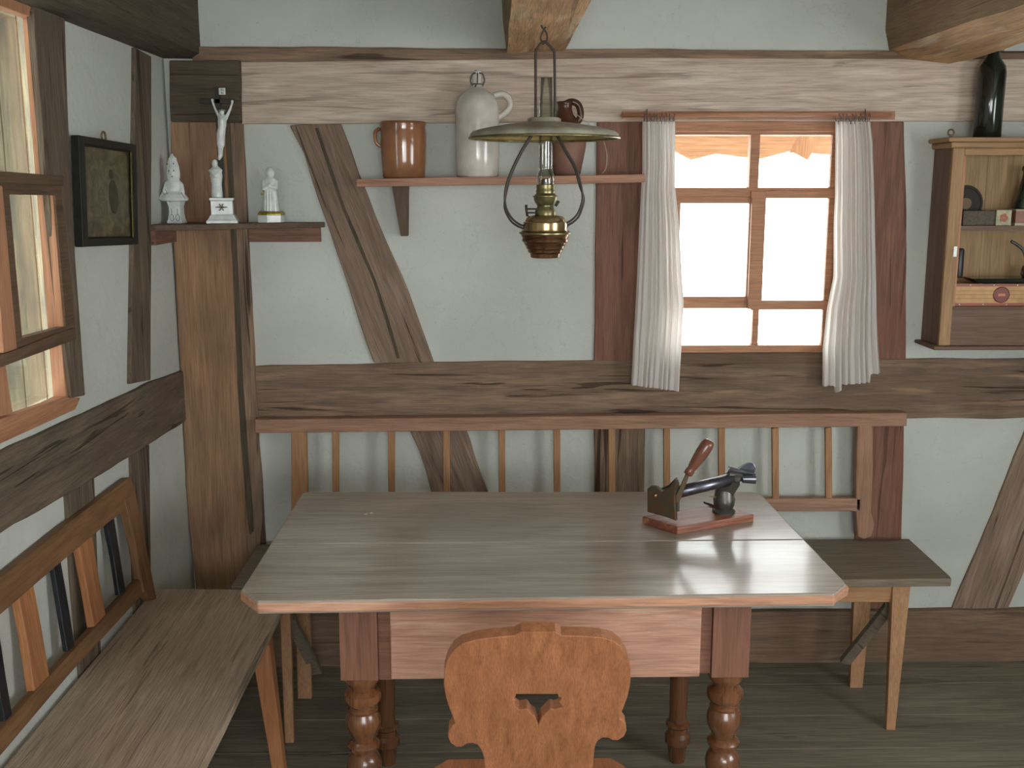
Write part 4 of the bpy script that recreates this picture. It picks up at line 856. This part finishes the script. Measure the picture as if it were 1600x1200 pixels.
bm = BM(); box(bm, (xa, CF+.004, zi1-.0), (xa+.008, CF+.014, czt-.04)); mk('edge_bead', bm, W_WIN, cb, g=(0, 0, 1))
bm = BM(); box(bm, (xa, CF+.004, czb), (CX1-.02, CF+.014, zi1-.010)); mk('lower_panel', bm, W_CABS, cb, bev=.001)
bm = BM(); box(bm, (xa, CF-.001, zi1-.010), (CX1-.02, YW-.01, zi1)); mk('shelf_board', bm, W_WIND, cb)
bm = BM(); z_ = onY(1550, 353, CF+.02).z; box(bm, (CX0+.014, CF+.02, z_-.014), (CX1-.014, YW-.01, z_)); mk('shelf_board', bm, W_CABS, cb)
bm = BM(); a = onY(1490, 385, CF-.001); b = onY(1494, 401, CF-.001); box(bm, (a.x, CF-.004, b.z), (b.x, CF, a.z)); mk('latch', bm, PORC, cb)
bm = BM(); a = onY(1486, 207, CF+.01); tube(bm, [a+V((.009*math.cos(t), 0, .009*math.sin(t))) for t in [2*PI*i/14 for i in range(14)]], .0028, 6, close=True); box(bm, a+V((-.004, -.002, -.02)), a+V((.004, .002, -.008))); mk('hanging_ring', bm, W_CABS, cb, smooth=False)
# bottle on the cabinet
bt = V((onY(1543, 200, 3.335).x, 3.335, czt+.014)); k = (onY(1643, 200, 3.335).x-onY(1543, 200, 3.335).x)/100
kb = thing('black_bottle', 'black glass bottle with wire clasp standing on top of the wall cabinet', 'bottle', bt)
zt2 = onY(1543, 70, 3.335).z; H_ = zt2-bt.z; u = H_/140
bm = BM(); lathe(bm, closed([(19*k, 0), (20.5*k, 2*u), (20.5*k, 60*u), (21*k, 98*u), (19*k, 108*u), (13*k, 117*u), (9*k, 124*u), (8*k, 132*u), (8.5*k, 138*u), (7*k, 140*u)]), bt, 32); mk('bottle_body', bm, BLACKG, kb, smooth=True)
bm = BM(); a = bt+V((0, 0, 133*u)); tube(bm, [a+V((9.5*k*math.cos(t), 9.5*k*math.sin(t), 0)) for t in [2*PI*i/16 for i in range(16)]], .0015, 6, close=True)
tube(bm, smooth_path([a+V((-9*k, 0, 0)), a+V((-12*k, -.002, 2*u)), a+V((-10*k, -.002, 7*u)), a+V((-4*k, 0, 9*u))], 4), .0014, 6)
tube(bm, smooth_path([a+V((9*k, 0, 0)), a+V((14*k, 0, -2*u)), a+V((16*k, 0, 2*u)), a+V((12*k, 0, 5*u)), a+V((8*k, 0, 6*u))], 4), .0016, 6); mk('wire_clasp', bm, IRON, kb, smooth=True)
# things in the cabinet
zA = z_; yi = 3.35
def cx_(x, y=yi): return onY(x, 340, y).x
def cz_(y, c=yi): return onY(1550, y, c).z
bm = BM(); c = V((cx_(1507, 3.375), 3.382, cz_(318, 3.38))); k = .00205
cl_ = thing('alarm_clock', 'round dark metal disc with paler centre standing at the edge of the cabinet upper shelf', 'clock', (c.x, c.y, zA))
RX_ = Matrix.Rotation(PI/2, 3, 'X')
lathe(bm, closed([(27*k, 0), (28*k, .004), (27*k, .008), (24*k, .009), (23*k, .006)]), c, 36, M=RX_); mk('disc', bm, plain('matt dark metal', (62, 60, 56), .75, 0, spec=.2), cl_, angle=.5)
bm = BM(); lathe(bm, closed([(10*k, 0), (9*k, .002)]), c+V((0, -.0065, 0)), 24, M=RX_); mk('centre_plate', bm, BRONZE, cl_)
bm = BM(); box(bm, (c.x-.03, c.y-.004, zA), (c.x+.03, c.y+.004, c.z-25*k)); mk('foot', bm, IRON, cl_)
bm = BM(); box(bm, (cx_(1502, 3.33), 3.318, zA), (cx_(1554, 3.32), 3.355, cz_(329, 3.32))); tag(mk('dark_box', bm, plain('dark speckled card', (94, 80, 62), .6, c2=(66, 58, 48), vs=120), bev=.002), 'low dark brown box in front of the round disc on the cabinet upper shelf', 'box')
bm = BM(); a = cx_(1556, 3.32); b = cx_(1580, 3.32); box(bm, (a, 3.318, zA), (b, 3.35, cz_(328, 3.32)))
pb = thing('patterned_box', 'small pale box printed with green and red flowers on the cabinet upper shelf', 'box', ((a+b)/2, 3.335, zA)); mk('box_body', bm, plain('pale printed card', (196, 184, 150), .5, c2=(150, 156, 120), vs=90), pb, bev=.001)
bm = BM()
m_ = V(((a+b)/2, 3.3175, (zA+cz_(328, 3.32))/2))
for i in range(5):
    t = i*2*PI/5; lathe(bm, closed([(.006, 0), (.0055, .0006)]), m_+V((.008*math.cos(t), 0, .008*math.sin(t))), 10, M=RX_)
mk('flower_print', bm, plain('red print', (170, 90, 72), .5), pb)
a = cx_(1582, 3.33); b = cx_(1625, 3.33); zz = cz_(327, 3.33)
bm = BM(); box(bm, (a, 3.312, zA), (b, 3.385, zA+.008)); box(bm, (a, 3.312, zz-.004), (b, 3.385, zz), 0)
tn = thing('flat_tin', 'flat reddish tin with pale edges under the glass bottle in the cabinet', 'tin', ((a+b)/2, 3.35, zA)); mk('tin_rim', bm, plain('pale tin edge', (176, 168, 140), .4), tn)
bm = BM(); box(bm, (a+.002, 3.314, zA+.008), (b-.002, 3.383, zz-.004)); mk('tin_body', bm, plain('dusty red tin', (158, 110, 88), .5, var=.15), tn)
bt = V((cx_(1601, 3.35), 3.35, zz)); hh = cz_(258, 3.35)-zz; kx = .00206
gg = thing('green_bottle', 'dark green sloping bottle standing on the flat tin in the cabinet', 'bottle', bt)
bm = BM(); lathe(bm, closed([(18*kx, 0), (18.5*kx, .004), (12*kx, hh*.45), (8*kx, hh*.75), (7.5*kx, hh*.86)]), bt, 28); mk('bottle_body', bm, DGREEN, gg, smooth=True)
bm = BM(); lathe(bm, closed([(8.5*kx, hh*.86), (10*kx, hh*.9), (9*kx, hh*.97), (6*kx, hh)]), bt, 20); mk('stopper', bm, JUGD, gg, smooth=True)
bm = BM(); ball(bm, bt+V((-7*kx, -12.6*kx, hh*.22)), (.006, .003, .006), 10); mk('yellow_seal', bm, GOLD, gg, smooth=True)
# lower shelf: striped case with red badge, black tray, dark flask, curved pipe
zB = zi1
a = cx_(1495, CF+.02)+.01; b = CX1-.03; zc2 = cz_(443, CF+.03)
sc = thing('striped_case', 'long yellow striped case with red borders and round red badge in the cabinet', 'case', ((a+b)/2, 3.33, zB))
bm = BM(); box(bm, (a, CF+.022, zB), (b, 3.39, zc2)); mk('case_body', bm, plain('yellow varnished case', (206, 158, 96), .4, var=.12), sc, bev=.001)
bm = BM(); h = zc2-zB
for f in (.0, .88): box(bm, (a, CF+.0205, zB+h*f), (b, CF+.0222, zB+h*(f+.12)))
mk('red_border', bm, plain('red border', (156, 78, 52), .4), sc)
bm = BM()
for f in (.33, .5, .67): box(bm, (a, CF+.0212, zB+h*f), (b, CF+.0222, zB+h*f+.0012))
mk('stripe', bm, plain('brown stripe', (140, 100, 60), .5), sc)
bc = V((cx_(1575, CF+.02), CF+.0215, zB+h*.5)); bm = BM(); lathe(bm, closed([(12.5*k, 0), (12.5*k, .003), (11*k, .004)]), bc, 24, M=RX_); bdg = mk('round_badge', bm, plain('dark red badge', (122, 52, 38), .4), sc)
bm = BM(); box(bm, bc+V((-5.5*k, -.0048, -2.2*k)), bc+V((5.5*k, -.0038, 2.2*k))); mk('badge_bar', bm, plain('orange badge bar', (206, 120, 84), .4), bdg)
for f in (.06, .94):
    for i in range(6):
        bm = BM(); ball(bm, V((a+.02+i*.075+(.03 if f > .5 else 0), CF+.0205, zB+h*f)), (.0022, .001, .0022), 6); mk('white_stud', bm, PORC, sc, smooth=True)
bm = BM(); lathe(bm, closed([(.5, 0), (.55, .3), (.6, 1), (.56, 1)]), (0, 0, 0), 4, M=Matrix.Rotation(PI/4, 3, 'Z'))
bmesh.ops.transform(bm, matrix=Matrix.Translation(V(((a+b)/2-.0, 3.33, zc2))) @ Matrix.Diagonal((.52, .1, .017, 1)), verts=bm.verts)
tag(mk('black_tray', bm, BLACKG), 'long shallow black tray resting on the striped case in the cabinet', 'tray')
ztr = zc2+.017
bm = BM(); c = V((cx_(1506, 3.33), 3.335, ztr)); hh = cz_(388, 3.33)-ztr; lathe(bm, closed([(.010, 0), (.011, .004), (.011, hh-.006), (.008, hh)]), c, 20, sx=1.1)
tag(mk('dark_flask', bm, plain('dark grey metal', (58, 60, 62), .35, .4), smooth=True), 'slim dark upright flask at the edge of the cabinet lower compartment', 'flask')
bm = BM(); tube(bm, smooth_path([onY(1580, 377, 3.34), onY(1590, 383, 3.34), onY(1599, 392, 3.34), onY(1603, 410, 3.34), V((cx_(1604, 3.34), 3.34, ztr+.008))], 5), .005, 8)
pp = thing('tobacco_pipe', 'dark curved pipe stem standing in the cabinet lower compartment above the striped case', 'pipe', (cx_(1604, 3.34), 3.34, ztr)); mk('pipe_stem', bm, IRON, pp, smooth=True)
bm = BM(); lathe(bm, closed([(.012, 0), (.016, .006), (.017, .025), (.014, .036)]), (cx_(1612, 3.34), 3.34, ztr), 20); mk('pipe_bowl', bm, JUGD, pp, smooth=True)

# ------------------------------------------------------------ cutter on the table
A, B, C_ = onZ(1003, 818, tz), onZ(1058, 836, tz), onZ(1178, 815, tz); D_ = A+C_-B
kt = thing('lever_cutter', 'old iron lever cutter with wooden grip screwed to a red-brown board on the table', 'cutter', (A+C_)/2)
bm = BM(); prism(bm, [A, B, C_, D_], (0, 0, .02)); mk('base_board', bm, W_CUT, kt, g=(C_-B), bev=.003)
zb_ = tz+.02; ax = (C_-B).normalized(); ay = (D_-C_).normalized()
def tp(s, t, z): return B+(C_-B)*s+(A-B)*t+V((0, 0, .02+z))     # s along the board, t across, z above it
# cheek plates of the iron shoe
yc = tp(.03, .5, 0).y
def T(x, y, c=None): return onY(x, y, c if c is not None else yc)
y1_ = tp(.06, .12, 0).y; y2_ = tp(.06, .85, 0).y
bm = BM()
o1 = [(1011, 764), (1018, 759), (1026, 760), (1034, 768), (1046, 762), (1054, 748), (1058, 752), (1054, 775), (1056, 814), (1040, 808), (1011, 800)]
prism(bm, [onP(x, y, tp(.02, .5, 0), V((ax.x, ax.y, 0))) if False else onP(x, y, tp(0.01, .5, 0), V((-.55, -.83, 0)).normalized()) for x, y in o1], V((.55, .83, 0)).normalized()*.012)
mk('iron_cheek', bm, BRONZE, kt, g=(0, 0, 1), bev=.002)
n2 = V((-.55, -.83, 0)).normalized()
bm = BM(); prism(bm, [onP(x, y, tp(0.10, .95, 0), n2) for x, y in ((1030, 764), (1044, 758), (1056, 746), (1060, 756), (1060, 800), (1030, 796))], -n2*.008); mk('iron_cheek', bm, IRON, kt, g=(0, 0, 1), bev=.002)
bm = BM(); c = onP(1024, 775, tp(0.01, .5, 0), n2); ball(bm, c, (.006, .004, .008), 10); mk('rivet', bm, COPPER, kt, smooth=True)
# barrel
pa = onY(1040, 774, yc+.015); pb_ = onY(1148, 747, yc+.055)
d = (pb_-pa).normalized(); bm = BM(); tube(bm, [pa, pa.lerp(pb_, .5), pb_], .0155, 20); mk('barrel', bm, STEEL, kt, smooth=True)
# lever arm and grip
g0 = onY(1056, 785, yc-.01); g1 = onY(1074, 742, yc-.01); g2 = onY(1110, 688, yc-.01)
bm = BM(); bar(bm, g0, g1+(g1-g0)*.1, .015, .006, up=(0, 1, 0), w2=.009); mk('lever', bm, BRONZE, kt, bev=.001)
bm = BM(); dirv = (g2-g1).normalized(); Lg = (g2-g1).length; Mg = dirv.to_track_quat('Z', 'Y').to_matrix()
lathe(bm, closed([(.008, 0), (.011, .002), (.0115, .012), (.010, .018), (.012, .026), (.0145, .045), (.0165, .065), (.0165, Lg-.014), (.0135, Lg-.004), (.007, Lg)]), g1, 24, M=Mg); mk('grip', bm, W_GRIP, kt, g=dirv, smooth=True)
# clamp stand
cs_ = tp(.72, .55, 0); bm = BM(); cs_ = V((onY(1131, 790, cs_.y).x, cs_.y, zb_))
lathe(bm, closed([(.029, 0), (.030, .004), (.023, .010), (.027, .020), (.028, .034), (.026, .038), (.024, .056), (.02, .064)]), cs_, 28)
bar(bm, cs_+V((0, 0, .055)), onY(1146, 748, yc+.05), .040, .034, up=(0, 1, 0), w2=.036, h2=.03); mk('clamp_stand', bm, IRON, kt, angle=.6)
bm = BM(); f_ = onZ(1102, 788, zb_); prism(bm, [V((f_.x-.004, f_.y+.006, zb_)), V((f_.x+.014, f_.y-.022, zb_)), V((cs_.x+.005, cs_.y-.028, zb_)), V((cs_.x-.005, cs_.y+.026, zb_))], (0, 0, .007)); mk('foot_plate', bm, STEEL, kt, bev=.001)
bm = BM(); tube(bm, smooth_path([cs_+V((.026*math.cos(t), .024*math.sin(t), .036-.002*math.cos(t))) for t in [PI*.9+PI*1.2*i/10 for i in range(11)]]+[onY(1108, 776, cs_.y-.02)], 2), .0012, 6); mk('binding_wire', bm, BRASS, kt, smooth=True)
yh = yc+.055
bm = BM(); a = onY(1138, 741, yh); b = onY(1160, 745, yh); tube(bm, [a, a.lerp(b, .5), b], .0125, 16)
lathe(bm, closed([(.009, 0), (.017, .004), (.018, .014), (.012, .02)]), onY(1150, 752, yh), 20); mk('clamp_head', bm, IRON, kt, angle=.6)
bm = BM(); a = onY(1160, 748, yh-.01); b = onY(1180, 748, yh-.012); tube(bm, [a, a.lerp(b, .5), b], .011, 16, r2=.0135); mk('thumb_screw', bm, STEEL, kt, angle=.6)
bm = BM(); P = [onY(x, y, yh-.004) for x, y in ((1142, 731), (1150, 734), (1162, 726), (1170, 722), (1178, 724), (1182, 731), (1179, 739), (1166, 742), (1150, 739), (1138, 737))]
prism(bm, P, (0, .006, 0)); mk('wing_nut', bm, STEEL, kt, bev=.002)
bm = BM(); bar(bm, onY(1138, 729, yh-.014), onY(1181, 741, yh-.014), .0035, .003, up=(0, 1, 0)); mk('tommy_bar', bm, STEEL, kt)

# ------------------------------------------------------------ light
wd = bpy.data.worlds.new('world'); SC.world = wd; wd.use_nodes = True
bg = wd.node_tree.nodes['Background']; bg.inputs[0].default_value = (.93, .96, 1, 1); bg.inputs[1].default_value = 20.0
def area(name, loc, tgt, sx, sy, pw, col=(1, 1, 1)):
    l = bpy.data.lights.new(name, 'AREA'); l.shape = 'RECTANGLE'; l.size = sx; l.size_y = sy; l.energy = pw; l.color = col
    o = bpy.data.objects.new(name, l); COL.objects.link(o); o.location = loc
    o.rotation_euler = (V(tgt)-V(loc)).to_track_quat('-Z', 'Y').to_euler(); return o
area('rear_fill', (.6, YF+.02, 1.42), (.5, 3, 1.2), 1.75, 1.0, 30, (.98, 1, .97))  # added ambient fill from behind the camera, no window known there
area('side_fill', (XR-.02, .7, 1.45), (-1, 2.2, 1.1), 1.1, 1.0, 26, (.98, 1, .97))  # added fill lamp, out of view, to brighten the left wall
fl = bpy.data.lights.new('camera_flash', 'SPOT'); fl.energy = 44; fl.color = (1, .97, .92); fl.shadow_soft_size = .012; fl.spot_size = 1.5; fl.spot_blend = .6
fo = bpy.data.objects.new('camera_flash', fl); COL.objects.link(fo); fo.location = (-.05, -.02, EYE+.05); fo.rotation_euler = F_.to_track_quat('-Z', 'Y').to_euler()

SC.view_settings.view_transform = 'Standard'; SC.view_settings.look = 'None'; SC.view_settings.gamma = 1; SC.view_settings.use_curve_mapping = False
SC.view_settings.exposure = -1.2
